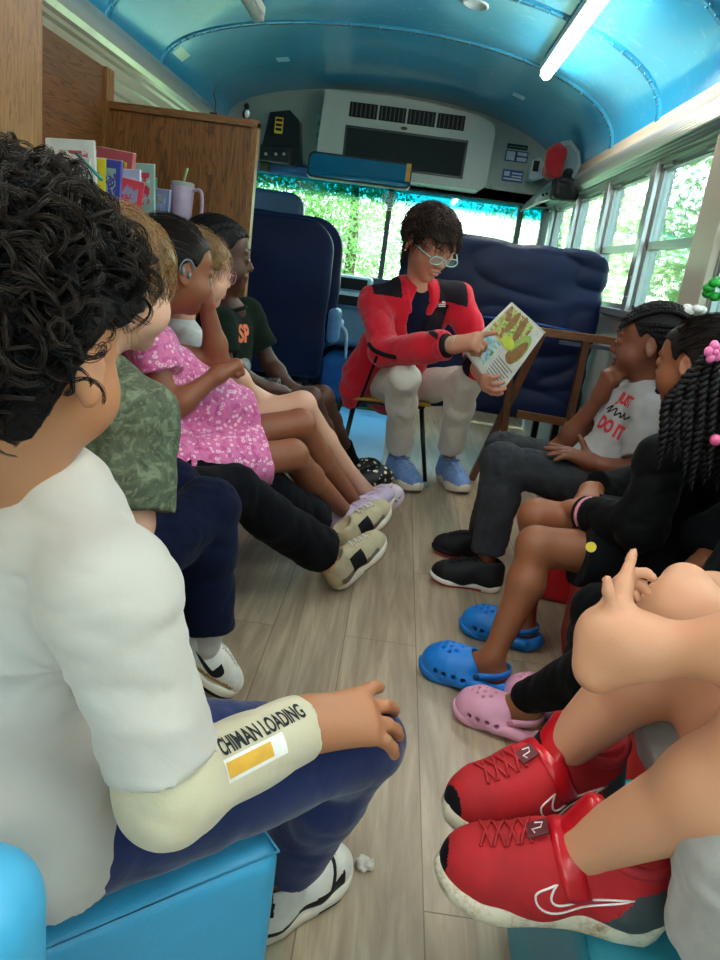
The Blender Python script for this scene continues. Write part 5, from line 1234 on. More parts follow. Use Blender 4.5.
_t.links.new(_c.outputs['Object'],_s.inputs[0]); _t.links.new(_s.outputs['Z'],_m.inputs[0]); _m.inputs[1].default_value=.475; _m.inputs[2].default_value=.535; _t.links.new(_m.outputs[0],_r.inputs[0]); _r.color_ramp.elements[0].color=rgb('#d8f2ec'); _r.color_ramp.elements[1].color=rgb('#0a8a96'); _t.links.new(_r.outputs[0],_tr.inputs[0])
frm=paint('window_frame_metal','#8f9a9c',.35,.6,0,.1)
for i in range(len(PIL)-1):
    y1=PIL[i]-(.085 if abs(PIL[i]-2.335)<.01 else .034); y0=PIL[i+1]+(.085 if abs(PIL[i+1]-2.335)<.01 else .034)
    r=struct(thing('window_%d'%(i+1),None,None,(XR,(y0+y1)/2,SILL)))
    m=MB(); w=.020; x0,x1=XR+.004,XR+.030; zm=1.085
    for (a_,b_,c_,d_) in ((y0,y0+w,SILL,TOP),(y1-w,y1,SILL,TOP),(y0,y1,SILL,SILL+w),(y0,y1,TOP-.030,TOP),(y0,y1,zm-.014,zm+.014)): m.box((x0,a_,c_),(x1,b_,d_))
    m.box((x0-.012,y0+.03,TOP-.026),(x0,y0+.12,TOP-.008)); m.box((x0-.012,y1-.12,TOP-.026),(x0,y1-.03,TOP-.008))
    f=m.build('window_frame',frm,r)
    for (c_,d_,xx) in ((SILL+w,zm-.014,XR+.020),(zm+.014,TOP-.03,XR+.012)):
        m=MB(); m.box((xx,y0+w,c_),(xx+.004,y1-w,d_)); m.build('pane',gside,r)
# left wall with driver's window
m=MB(); m.box((XL-.04,YB,0),(XL,3.9,1.70)); m.box((XL-.04,3.9,0),(XL,5.5,.85)); m.box((XL-.04,3.9,1.42),(XL,5.5,1.70)); m.box((XL-.04,4.95,.85),(XL,5.5,1.42)); struct(m.build('wall_left',cream,origin=(0,0,0)))
r=struct(thing('window_20',None,None,(XL,4.42,.85))); m=MB()
for (a_,b_,c_,d_) in ((3.9,3.93,.85,1.42),(4.92,4.95,.85,1.42),(4.40,4.43,.85,1.42),(3.9,4.95,.85,.88),(3.9,4.95,1.39,1.42)): m.box((XL-.03,a_,c_),(XL-.008,b_,d_))
m.build('window_frame',frm,r); m=MB(); m.box((XL-.022,3.93,.88),(XL-.018,4.40,1.39)); m.build('pane',gside,r); m=MB(); m.box((XL-.022,4.43,.88),(XL-.018,4.92,1.39)); m.build('pane',gside,r)
# back wall with its emergency door window
bz=[(x,z) for x,z in arc(off=.01)]
def archwall(name,y0,y1,zlo,mat):
    pts=[(XR+.02,zlo)]+bz+[(XL-.02,zlo)]; n=len(pts); V=[(x,y,z) for y in (y0,y1) for x,z in pts]; Fs=[tuple(range(n)),tuple(range(2*n-1,n-1,-1))]+[(i,n+i,n+(i+1)%n,(i+1)%n) for i in range(n)]
    o=mk(name,V,Fs,mat,None,False,origin=(0,0,0)); return struct(o)
archwall('wall_back',YB-.04,YB,1.45,cream)
m=MB(); m.box((XL,YB-.04,0),(XR,YB,.75)); m.box((XL,YB-.04,.75),(-.95,YB,1.45)); m.box((.55,YB-.04,.75),(XR,YB,1.45)); struct(m.build('wall_back',cream,origin=(0,0,0)))
r=struct(thing('window_21',None,None,(-.2,YB,.75))); m=MB()
for a_ in (-.95,-.22,.52): m.box((a_,YB-.03,.75),(a_+.03,YB-.005,1.45))
m.build('window_frame',frm,r)
for a_,b_ in ((-.92,-.22),(-.19,.52)): m=MB(); m.box((a_,YB-.022,.75),(b_,YB-.018,1.45)); m.build('pane',gside,r)
# front bulkhead above the windscreen
Zw=1.40
wf=archwall('wall_front',YF,YF+.06,Zw,paint('bulkhead_grey','#8fa39d',.4,.1))
m=MB(); m.box((XL,YF+.01,Zw-.010),(XR,YF+.085,Zw+.008),bev=.004); struct(m.build('trim_8',simple('header_dark_teal','#2c4c52',.5),origin=(0,0,0)))
m=MB(); m.box((XL,YF-.02,Zw+.0),(-.42,YF+.02,Zw+.045),bev=.008); m.box((XL,YF-.02,Zw-.02),(-.35,YF+.03,Zw+.0),bev=.004); struct(m.build('trim_9',[simple('header_blue','#2a66a8',.4)],origin=(0,0,0)))
# cowl below the windscreen and posts
m=MB(); m.box((XL,5.25,0),(XR,5.33,.80)); m.box((XL,5.17,.74),(XR,5.33,.80),bev=.01); struct(m.build('wall_front',simple('cowl_dark_blue','#1d3148',.5),origin=(0,0,0)))
r=struct(thing('window_22',None,None,(-.2,5.25,.8))); post=simple('windscreen_post','#22383a',.4)
ta=A(391,197,5.24); tb=A(382,268,5.24)
m=MB(); m.bar((ta[0],5.24,.80),(ta[0],5.24,Zw+.02),.035,.05,up=(0,1,0)); m.bar((.72,5.24,.80),(.72,5.24,Zw+.02),.035,.05,up=(0,1,0)); m.bar((XL+.02,5.24,.80),(XL+.02,5.24,Zw+.02),.05,.05,up=(0,1,0)); m.bar((XR-.01,5.24,.80),(XR-.01,5.24,Zw+.02),.05,.05,up=(0,1,0)); m.build('window_frame',post,r)
for x0,x1 in ((XL,ta[0]-.01),(ta[0]+.01,XR)):
    m=MB(); m.box((x0,5.240,.80),(x1,5.246,1.275)); m.build('pane',gfront,r); m=MB(); m.box((x0,5.240,1.275),(x1,5.246,Zw+.03)); m.build('shade_band',gband,r)
m=MB(); m.box((XL-.04,YF,1.40),(XR+.04,5.5,1.46)); struct(m.build('ceiling',blue,origin=(0,0,0)))
# ------------------------------------------------------------------ fixtures on ceiling and bulkhead
tubem=NT('lamp_tube'); tubem.b.inputs['Emission Color'].default_value=(1,.90,.76,1); tubem.b.inputs['Emission Strength'].default_value=34; tubem.b.inputs['Base Color'].default_value=(1,1,1,1)
whitem=simple('fixture_white','#d5d8d4',.4)
def lamp(x,y0,y1,z,lab,on=True):
    r=thing('ceiling_lamp',lab,'ceiling light',(x,(y0+y1)/2,z),'strip lamps along the ceiling')
    m=MB(); m.box((x-.032,y0,z),(x+.032,y1,z+.035),bev=.006); m.box((x-.028,y0-.004,z-.022),(x+.028,y0+.02,z+.02),bev=.004); m.box((x-.028,y1-.02,z-.022),(x+.028,y1+.004,z+.02),bev=.004); m.build('housing',whitem,r)
    m=MB(); m.tube([(x,y0+.02,z-.014),(x,y1-.02,z-.014)],.022,14); m.build('tube',tubem.m if on else simple('tube_off','#b9c4c4',.25),r,True)
def zc(x): 
    u=abs((x-XC)/1.10); sp=SPR if x>XC else SPL; return sp+(CROWN-sp)*(1-u*u)**.46
lamp(.515,2.55,3.74,zc(.515)-.040,'lit white strip lamp on the blue ceiling, right side, above the window rail')
lamp(-.80,2.30,3.60,zc(-.80)-.040,'unlit short white strip lamp at the top left of the ceiling',on=False)
for x,sd in ((-.80,'left'),(.515,'right')): lamp(x,.1,1.35,zc(x)-.04,'unseen lit strip lamp added on the %s of the ceiling over the nearest children'%sd); lamp(x,-1.9,-.7,zc(x)-.04,'unseen lit strip lamp added on the %s of the ceiling at the back of the bus'%sd)  # four unseen lamps added out of view as interior fill light
def ceil_item(name,lab,cat,px,py,w,h,mat,shape='box',th=.008):
    # find the ceiling point seen at this pixel
    d=nrm(A(px,py,3)-EYE); p=EYE.copy()
    for _ in range(400):
        p=p+d*.02
        if abs(p[0]-XC)>1.09 or p[2]>zc(p[0]): break
    c=np.array([p[0],p[1],zc(p[0])]); e=.02; tx=nrm(v3(2*e,0,zc(p[0]+e)-zc(p[0]-e))); n=nrm(np.cross([0,1,0],tx)); n=n if n[2]<0 else -n
    m=MB()
    if shape=='round': m.lathe([(0,0),(w,0),(w,th*.6),(w*.86,th),(w*.82,th*.4),(0,th*.4)],c-n*.0,n,28)
    else: m.prism([(-w/2,-h/2),(w/2,-h/2),(w/2,h/2),(-w/2,h/2)],-.002,th,c,tx,(0,1,0))
    return tag(m.build(name,mat,None,shape=='round' and True),lab,cat)
ceil_item('ceiling_speaker','round pale speaker set in the blue ceiling near the top edge','speaker',476,2,.055,.05,simple('speaker_grille','#a9c3cc',.5,bump=.002,bscale=300),'round')
ceil_item('ceiling_plate','small square light plate on the front of the blue ceiling','plate',519,95,.07,.07,simple('plate_pale','#8fb9d4',.4))
ceil_item('ceiling_plate','small pale square plate on the ceiling, upper left of the air conditioner','plate',283,59,.07,.08,simple('plate_pale2','#7cc0de',.4))
ceil_item('ceiling_plate','bright metal plate riveted on the ceiling beside the left cove','plate',182,52,.06,.16,alu)
# air conditioner
def on(px,py,y): return A(px,py,y)
yA=YF-.20; r=thing('air_conditioner','grey wall air conditioner with four vents above the windscreen','air conditioner',(-.2,YF-.1,1.45))
c0=on(318,97,yA); c1=on(470,190,yA); x0=on(318,130,yA)[0]; x1=on(492,150,yA)[0]; z1=on(400,104,yA)[2]+.03; z0=on(420,183,yA)[2]
acm=paint('ac_grey','#aab7b4',.45,.1)
bm_=[(x0,z0),(x1-.05,z0),(x1,z0+.04),(x1+.005,z1-.12),(x1-.02,z1-.07),(x1-.12,z1-.035),((x0+x1)/2+.12,z1),((x0+x1)/2-.1,z1+.01),(x0+.02,z1)]
m=MB(); m.prism([(a_,b_) for a_,b_ in bm_],0,.199,(0,YF,0),(1,0,0),(0,0,1)); o=m.build('housing',acm,r)
m=MB(); dark=simple('vent_black','#0b1416',.5)
p0=on(345,150,yA); p1=on(465,150,yA); iz0=on(400,169,yA)[2]; iz1=on(400,134,yA)[2]
m.box((p0[0],yA-.006,iz0),(p1[0],yA+.002,iz1)); m.build('intake_grille',simple('intake_dark','#182628',.6,bump=.002,bscale=150),o)
m=MB(); 
for (a_,b_,c_,d_) in ((p0[0]-.012,p1[0]+.012,iz0-.012,iz0),(p0[0]-.012,p1[0]+.012,iz1,iz1+.012),(p0[0]-.012,p0[0],iz0,iz1),(p1[0],p1[0]+.012,iz0,iz1)): m.box((a_,yA-.010,c_),(b_,yA+.002,d_))
m.build('intake_frame',simple('frame_teal_dark','#143036',.4),o)
xs=[on(px,115,yA)[0] for px in (349,377,379,406,408,436,438,466)]; vz1=on(400,108,yA)[2]; vz0=on(400,123,yA)[2]
for k in range(4):
    m=MB(); m.box((xs[2*k],yA-.008,vz0),(xs[2*k+1],yA+.002,vz1)); v_=m.build('vent',dark,o); m=MB()
    for q in np.linspace(.1,.9,6): x=lerp(xs[2*k],xs[2*k+1],q); m.box((x-.003,yA-.014,vz0+.006),(x+.003,yA-.008,vz1-.006))
    m.build('louvre',simple('louvre_grey','#3c4a4c',.5),v_)
m=MB(); c=on(404,128.5,yA); m.lathe([(0,0),(.022,0),(.022,.004),(0,.004)],(0,0,0),(0,-1,0),20); mm=MB(); mm.add((np.concatenate(m.V)*np.array([1,1,.45]))+np.array([c[0],yA-.002,c[2]]),m.F); mm.build('badge',simple('badge_dark','#1c3038',.3),o)
# speaker/strobe unit at left of bulkhead
c=on(279,135,YF-.09); y0=YF-.16
def quad_prism(name,pxs,y_front,y_back,mat,parent,**kw):
    P=[on(a_,b_,y_front) for a_,b_ in pxs]; m=MB(); m.prism([(p[0],p[2]) for p in P],-(y_back-y_front),0,(0,y_front,0),(1,0,0),(0,0,1)) 
    return m.build(name,mat,parent,**kw)
r=thing('control_box','black tapered control box with yellow sticker at the left of the bulkhead','control box',(c[0],YF-.08,c[2]-.15))
bk=simple('box_black','#0e1c22',.4)
o=quad_prism('casing',[(262,145),(270,112),(290,110),(299,120),(300,160),(294,166),(260,160)],YF-.13,YF-.0,bk,r)
y1=YF-.135; P=on(279,125,y1); m=MB(); m.box((P[0]-.026,y1-.003,P[2]-.050),(P[0]+.026,y1,P[2]+.045)); s1=m.build('sticker',simple('sticker_yellow','#c9b42a',.5),o)
m=MB()
for dz in (-.034,-.008,.020): m.box((P[0]-.020,y1-.0045,P[2]+dz),(P[0]+.020,y1-.003,P[2]+dz+.016))
m.build('sticker_print',simple('ink_black','#101012',.7),s1)
m=MB(); a_=on(259,160,y1-.03); b_=on(291,148,y1-.03); m.box((a_[0],y1-.035,a_[2]),(b_[0],y1+.01,b_[2]),bev=.008); q=m.build('switch_panel',simple('panel_black','#15232a',.3),o)
for px in (266,276,284): P=on(px,154,y1-.04); m=MB(); m.lathe([(0,0),(.010,0),(.009,.010),(0,.012)],P,(0,-1,0),14); m.build('knob',alu,q,True)
P=on(265,166,YF-.06); m=MB(); m.box((P[0]-.030,YF-.08,P[2]-.032),(P[0]+.026,YF-.03,P[2]+.022),bev=.004); tag(m.build('switch_box',simple('switch_box_dark','#2c2e18',.4)),'tiny dark box with yellow mark under the black control box','switch box')
# interior mirror
r=thing('rear_view_mirror','wide rounded interior mirror hanging over the windscreen','mirror',on(359,170,4.7))
a_=on(307,170,4.70); b_=on(412,172,4.70); zc_=(on(359,170,4.7)[2]); hh=.078
def rr(w,h,rad,n=6):
    out=[]
    for cx,cy,a0 in ((w-rad,h-rad,0),(-w+rad,h-rad,90),(-w+rad,-h+rad,180),(w-rad,-h+rad,270)):
        for t in np.linspace(0,90,n): out.append((cx+rad*math.cos(math.radians(a0+t)),cy+rad*math.sin(math.radians(a0+t))))
    return out
cc=((a_[0]+b_[0])/2,4.70,zc_); w=(b_[0]-a_[0])/2
m=MB(); m.prism(rr(w,hh,.035),-.03,0,cc,(1,0,0),(0,.25,1)); o=m.build('mirror_back',simple('mirror_rim','#1a2b32',.4),r)
mt=NT('mirror_glass'); mt.set(Roughness=.06,Metallic=1.); mt.b.inputs['Base Color'].default_value=(.30,.52,.62,1); m=MB(); m.prism(rr(w-.012,hh-.012,.028),0,.002,cc,(1,0,0),(0,.25,1)); m.build('mirror_glass',mt.m,r)
m=MB(); m.tube([(cc[0],4.73,zc_),(cc[0],4.9,zc_+.02),(cc[0],YF,Zw+.06)],.010,8); m.build('bracket',simple('mirror_rim','#1a2b32',.4),r)
P=on(410,172,4.69); m=MB(); m.box((P[0]-.024,4.688,P[2]-.055),(P[0]+.004,4.694,P[2]+.045)); m.build('amber_sticker',simple('sticker_amber','#b78a34',.5),r)
# stickers on the bulkhead
def bulk_sign(lab,x0,y0,x1,y1,base,lines,ink,cat='sign'):
    c=on((x0+x1)/2,(y0+y1)/2,YF-.002); w=abs(on(x1,y0,YF)[0]-on(x0,y0,YF)[0])/2; h=abs(on(x0,y1,YF)[2]-on(x0,y0,YF)[2])/2*.86
    r=thing('wall_sign',lab,cat,c); m=MB(); m.box((c[0]-w,YF-.004,c[2]-h),(c[0]+w,YF-.0005,c[2]+h)); m.build('plate',base,r); m=MB()
    for (u0,v0,u1,v1) in lines: m.box((c[0]+w*u0,YF-.0052,c[2]+h*v0),(c[0]+w*u1,YF-.004,c[2]+h*v1))
    m.build('print',ink,r)
nb=simple('sign_navy','#123a6a',.5); wi=simple('sign_white','#b9d0dc',.5)
bulk_sign('dark narrow strip label above a boxed sign, right of the air conditioner',507,144,528,150,simple('sign_black','#12282e',.5),[(-.9,-.3,.9,.2)],simple('sign_grey','#3b5a62',.5))
bulk_sign('navy and white boxed instruction sign right of the air conditioner',505,150,528,163,nb,[(-.9,-.8,-.15,.8),(.05,.2,.9,.8),(.05,-.8,.9,-.1)],wi)
bulk_sign('blue notice with white round mark, lower of the bulkhead signs',502,169,523,183,simple('sign_blue','#1450a0',.5),[(-.85,-.1,-.3,.7),(-.1,.3,.9,.6),(-.1,-.2,.9,.05),(-.85,-.7,.9,-.4)],wi)
bulk_sign('pale paper notice left of the air conditioner vents',315,112,328,146,simple('paper_pale','#8db6be',.6),[(-.7,.2,.7,.5),(-.7,-.6,.7,-.3)],simple('sign_grey2','#6a939c',.5))
# right corner clutter: shelf, white dispenser, red bag, black bag, grey case
r=thing('overhead_cabinet','white metal cabinet over the front door at the right','cabinet',on(545,190,4.95))
o=quad_prism('body',[(533,205),(540,195),(556,180),(572,168),(572,190),(556,196)],4.60,5.12,paint('cabinet_white','#b3c6c8',.35,.2),r)
m=MB(); P=on(543,195,4.59); m.ball(P,.008); m.ball(P+v3(.02,0,.01),.008); m.build('latch',dark,r)
r=thing('paper_dispenser','white boxy dispenser with dark slot beside the red bag','dispenser',on(537,170,5.0))
o=quad_prism('casing',[(529,178),(533,160),(541,157),(546,165),(545,177),(536,180)],4.95,5.10,simple('plastic_white_blue','#a9c0c4',.4),r)
P=on(536,166,4.945); m=MB(); m.box((P[0]-.018,4.94,P[2]-.032),(P[0]+.018,4.952,P[2]+.030)); m.build('slot',dark,o)
S=SDF(.006); P=on(555,161,4.30); S.ell(P,(.050,.050,.092),.02); S.box(P+v3(.0,0,-.01),(.050,.045,.075),.025,.02); S.disp=fold(2,.006,30); o=tag(S.build('red_bag',cloth('bag_red','#82141f'),None),'small red zipped bag hanging by the front door','bag')
S=SDF(.006); P=on(565,190,4.30); S.box(P,(.070,.05,.052),.02,.01); S.cone(P+v3(-.02,0,.04),P+v3(0,0,.09),.035,.02,.03); S.disp=fold(3,.006,30); S.build('x',simple('bag_black','#0c1013',.5),None); o=bpy.data.objects['x']; o.name='black_bag'; tag(o,'black bag below the red bag at the right end of the bulkhead','bag')
r=thing('wall_case','grey rounded case fixed behind the red bag','case',on(568,160,5.0))
o=quad_prism('casing',[(560,178),(556,150),(562,141),(571,140),(580,152),(581,165),(574,180)],4.42,4.55,paint('case_grey','#5f7f84',.4,.2),r); o=quad_prism('lid',[(562,174),(560,151),(565,145),(570,145),(577,154),(578,164),(572,175)],4.40,4.42,paint('case_lid','#48686e',.35,.2),r)
# fan on the windscreen post
P=on(389,201,5.16); r=thing('dash_fan','small round caged fan on the windscreen post','fan',P)
m=MB(); 
for q in np.linspace(.2,1,4): m.tube([P+v3(math.cos(a)*.058*q,-.02*(1-q*q),math.sin(a)*.058*q) for a in np.linspace(0,2*np.pi,24,endpoint=False)],.0035,5,closed=True)
for a in np.linspace(0,np.pi,8,endpoint=False): m.tube([P+v3(math.cos(a)*.058*t,-.02*(1-t*t),math.sin(a)*.058*t) for t in np.linspace(-1,1,9)],.0022,5)
m.build('cage',simple('fan_metal','#aebfba',.3,.3),r); m=MB(); m.lathe([(0,0),(.022,0),(.024,.04),(0,.05)],P,(0,1,0),16); m.tube([P+v3(0,.04,0),(ta[0],5.22,P[2]-.05)],.008,6); m.build('motor',dark,r)
# seats at the front -----------------------------------------------
vin=NT('vinyl_navy'); v=vin.co(); vin.col(vin.ramp(vin.noise(v,3,3),[(.3,rgb('#05102c')),(.7,rgb('#0a1c40'))])); vin.set(Roughness=.5); vin.b.inputs['Specular IOR Level'].default_value=.2; vin.bump(vin.noise(v,500,2),.0004)
def padded(x0,x1,y,z0,z1,th,rad,seed,amp,parent,name,mat,tilt=0,vox=.008):
    S=SDF(vox); c=v3((x0+x1)/2,y,(z0+z1)/2); hx,hz=(x1-x0)/2,(z1-z0)/2
    # rounded slab: box core plus round corners via cones
    for sx in (-1,1): S.cone(c+v3(sx*(hx-rad),0,hz-rad),c+v3(sx*(hx-rad),0,-hz+rad*.4),rad*.5,rad*.5,.02)
    S.P.clear()
    S.box(c,(hx,th/2,hz),.03,.01)
    def f(X):
        q=X-c; dx=np.abs(q[...,0])-(hx-rad); dz=q[...,2]-(hz-rad); return np.where((dx>0)&(dz>0),np.hypot(np.maximum(dx,0),np.maximum(dz,0))-rad,-.01)
    S.clip.append(f)
    ff=fold(seed,min(amp,.009),8,(.9,.3,2.0),sharp=amp>.01); S.disp=ff
    return S.build(name,mat,parent)
vb=NT('vinyl_blue_black'); v=vb.co(); vb.col(vb.ramp(vb.noise(v,3,3),[(.3,rgb('#030f2c')),(.7,rgb('#061a42'))])); vb.set(Roughness=.45); vb.b.inputs['Specular IOR Level'].default_value=.25; vb.bump(vb.noise(v,400,2),.0004)
r=thing('bus_bench','navy vinyl bench seat back behind the wooden stand','bench',(.5,3.35,0))
padded(-.02,.875,3.36,.30,1.055,.13,.10,4,.022,r,'seat_back',vb.m); m=MB(); m.box((0,3.42,.30),(.88,3.85,.42),bev=.03); m.build('seat_cushion',vb.m,r)
for x in (.08,.80):
    for y in (3.36,3.80): m=MB(); m.box((x-.015,y-.015,0),(x+.015,y+.015,.33)); m.build('leg',simple('leg_black','#0e0f12',.4,.4),r)
m=MB(); m.tube([(.30,3.288,.72),(.50,3.286,.735),(.80,3.288,.715)],.006,6); m.build('seam',simple('piping_blue','#27508c',.4),r,True)
r=thing('barrier_panel','tall dark navy padded panel beside the wood partition','padded panel',(-.85,3.98,0))
padded(-1.24,-.385,3.98,.24,1.075,.07,.16,7,.006,r,'pad',vin.m)
for x in (-1.15,-.47): m=MB(); m.box((x-.012,3.97,0),(x+.012,4.0,.30)); m.build('post',simple('leg_black','#0e0f12',.4,.4),r)
r=thing('driver_seat','navy high-backed driver seat just behind the padded panel','seat',(-.75,4.45,0))
padded(-1.08,-.36,4.30,.40,1.10,.12,.18,9,.006,r,'backrest',vin.m); padded(-1.14,-.62,4.38,1.02,1.22,.10,.10,3,.004,r,'headrest',simple('vinyl_teal_dark','#123a58',.4)); m=MB(); m.box((-1.05,4.32,.34),(-.42,4.80,.46),bev=.04); m.build('seat',vin.m,r); m=MB(); m.lathe([(.16,0),(.16,.02),(.06,.04),(.05,.34)],(-.73,4.55,0),(0,0,1),20); m.build('pedestal',simple('leg_black','#0e0f12',.4,.4),r)
m=MB(); m.box((-.40,4.20,.42),(-.33,4.36,.62),bev=.03); m.build('side_bolster',simple('bolster_pale','#4f7ca4',.4),r)
# dash and controls
r=thing('dashboard','pale blue dashboard and console in front of the windscreen','dashboard',(-.4,5.1,0))
m=MB(); m.box((-1.15,4.86,.34),(.0,5.16,.62),bev=.04); m.build('panel',simple('dash_blue_grey','#5e86a0',.4),r)
m=MB(); m.box((-.62,4.82,.60),(-.13,5.12,.70),bev=.03); m.box((-.44,4.85,.70),(-.20,5.05,.80),bev=.02); m.build('instrument_pod',simple('dash_pale','#a9cfe0',.35),r)
m=MB(); m.box((-.41,4.84,.715),(-.23,4.852,.785)); m.box((-.50,4.81,.615),(-.2,4.825,.675)); m.build('gauges',dark,r)
m=MB(); m.tube([(-.62+math.cos(a)*.20,4.80+math.sin(a)*.10,.72+math.sin(a)*.17) for a in np.linspace(0,2*np.pi,28,endpoint=False)],.013,8,closed=True); m.tube([(-.62,4.80,.72),(-.62,5.05,.55)],.02,8); m.tube([(-.81,4.80,.72),(-.43,4.80,.72)],.010,6); o=tag(m.build('steering_wheel',simple('wheel_black','#121416',.4),None,True),'large black steering wheel by the dashboard','steering wheel')
m=MB(); m.box((-.45,4.55,.0),(.15,5.12,.30),bev=.05); o=tag(m.build('engine_cover',simple('cover_blue','#14508e',.35)),'low blue engine cover on the floor beneath the windscreen','cover')
m=MB(); m.tube(curve3([(-.30,4.62,.28),(-.31,4.60,.45),(-.35,4.58,.50)],10),.010,8); m.ball((-.36,4.575,.515),.030); tag(m.build('gear_lever',simple('lever_white','#a9c4d8',.3),None,True),'white-knobbed lever beside the driver seat','lever')
# painted floor reflection and carpet strip
m=MB(); m.box((-.86,2.93,0),(.02,4.50,.006),bev=.003); tag(m.build('floor_reflection',simple('reflection_sky_blue','#6cc0fa',.4,var=.08,scale=4)),'bright sky-blue painted floor reflection under the reader chair','mat')  # thin blue sheet stands in for windscreen daylight reflected in the floor
m=MB(); m.box((-.80,4.52,0),(.12,4.98,.010),bev=.004); tag(m.build('carpet_strip',simple('carpet_green','#2d6b48',.95,bump=.002,bscale=500)),'green carpet strip beyond the blue painted reflection','carpet')
# ------------------------------------------------------------------ wood book corner on the left
oak=wood('oak_panel','#86541f','#4e2c0e',2,1.0); oakd=wood('oak_back','#7a4b20','#43260c',1,1.0); oakl=wood('oak_trim','#94632f','#5c3510',2,2.); oakh=wood('oak_rail','#8c5a2a','#54300f',0,2.)
r=thing('bookcase','oak bookcase along the left wall with a tall end panel','bookcase',(-.85,1.9,0))
xa=-1.03; xb=-.553; yp=2.55
m=MB(); m.box((xa,yp,0),(xb,yp+.018,1.262)); m.build('end_panel',oak,r)
m=MB(); m.box((xb-.004,yp-.012,0),(xb+.016,yp+.030,1.275)); m.build('edge_post',oakl,r); m=MB(); m.box((xa-.02,yp-.014,1.258),(xb+.016,yp+.032,1.280)); m.build('top_rail',oakh,r)
m=MB(); m.box((xa-.025,yp-.03,.6),(xa+.0,yp+.03,1.375)); m.build('corner_post',oakl,r)
m=MB(); m.box((xa-.03,1.36,.0),(xa-.012,yp+.01,1.375)); m.build('back_panel',oakd,r)
m=MB(); m.box((xa-.012,1.36,.885),(-.735,yp,.905)); m.build('shelf',oakh,r); m=MB(); m.box((-.757,1.36,.0),(-.739,yp,.885)); m.build('front_panel',oak,r)
m=MB(); P=A(241,250,yp-.015); m.box((P[0]-.008,yp-.016,P[2]-.03),(P[0]+.010,yp-.0,P[2]+.03),bev=.003); m.build('hinge',simple('hinge_pale','#a98f78',.4,.3),r)
P=A(35,60,1.33)
r=thing('tall_cabinet','tall oak cabinet end at the far left, nearer than the bookcase','cabinet',(-.95,1.2,0))
m=MB(); m.box((-1.27,1.16,0),(P[0]-.012,1.33,1.62)); m.build('side',wood('oak_side_dark','#6e3e10','#3c2008',2,1.0),r); m=MB(); m.box((P[0]-.042,1.335,0),(P[0],1.355,1.62)); m.box((P[0]-.014,1.15,0),(P[0],1.335,1.62)); m.build('edge_strip',oakl,r)  # cabinet side in a darker oak tone
# mug
P=A(181,217,2.42); c=v3(P[0],2.42,.905); r=thing('insulated_mug','lavender insulated mug with handle and clear straw on the bookcase','mug',c)
hh=A(165,184,2.25)[2]-.905; hh=A(180,183,2.42)[2]-.905
mg=simple('mug_lavender','#a893ae',.45)
m=MB(); m.lathe([(0,0),(.030,0),(.031,.004),(.037,hh*.93),(.036,hh*.95),(0,hh*.95)],c,(0,0,1),28); o=m.build('cup',mg,r,True); autosmooth(o)
m=MB(); m.lathe([(.036,hh*.93),(.037,hh*.94),(.037,hh),(.033,hh*1.03),(0,hh*1.03)],c,(0,0,1),28); m.build('lid',simple('lid_clear_grey','#9aa09c',.2),r,True)
m=MB(); m.tube(curve3([c+v3(.034,-.005,hh*.88),c+v3(.064,-.01,hh*.86),c+v3(.066,-.01,hh*.38),c+v3(.034,-.005,hh*.30)],18),.0055,8); m.build('handle',mg,r,True)
m=MB(); m.tube([c+v3(.0,0,hh*.95),c+v3(.012,0,hh*1.32)],.004,8); m.build('straw',simple('straw_green','#7f9a6c',.3),r,True)
# books standing and lying on the shelf top: face-out covers and spines
bc=['#c9c4bc','#d6c82a','#b8bcc4','#3a3f9a','#5a62b8','#cfc7c0','#8fb3a8','#c85a8a','#d8d0cc','#c43a4a','#7f86c4','#3f9a96','#8a94b8','#d2d6d0','#e0c94a','#a8b8d8','#b4565f','#dcd8d0']
bn=['white','yellow','pale grey','navy blue','periwinkle','cream','sage','magenta','ivory','red','violet-blue','teal','slate blue','off-white','gold','light blue','rose','bone']
page=simple('paper_white','#d9d4c8',.8)
spots=[(62,163,1.60),(84,166,1.68),(99,160,1.86),(104,168,1.78),(118,165,1.90),(128,170,2.02),(141,172,2.10),(92,178,1.62),(107,181,1.72),(122,186,1.80),(134,186,1.90),(148,188,2.04),(156,196,2.10),(76,150,1.80),(140,200,1.84),(126,178,1.96),(112,158,2.08),(150,205,1.92)]
order=sorted(range(18),key=lambda i: spots[i][0]); nb_of={}
for q_,i in enumerate(order): nb_of[i]='leftmost in the row, left of the %s book'%bn[order[1]] if q_==0 else 'just right of the %s book'%bn[order[q_-1]]
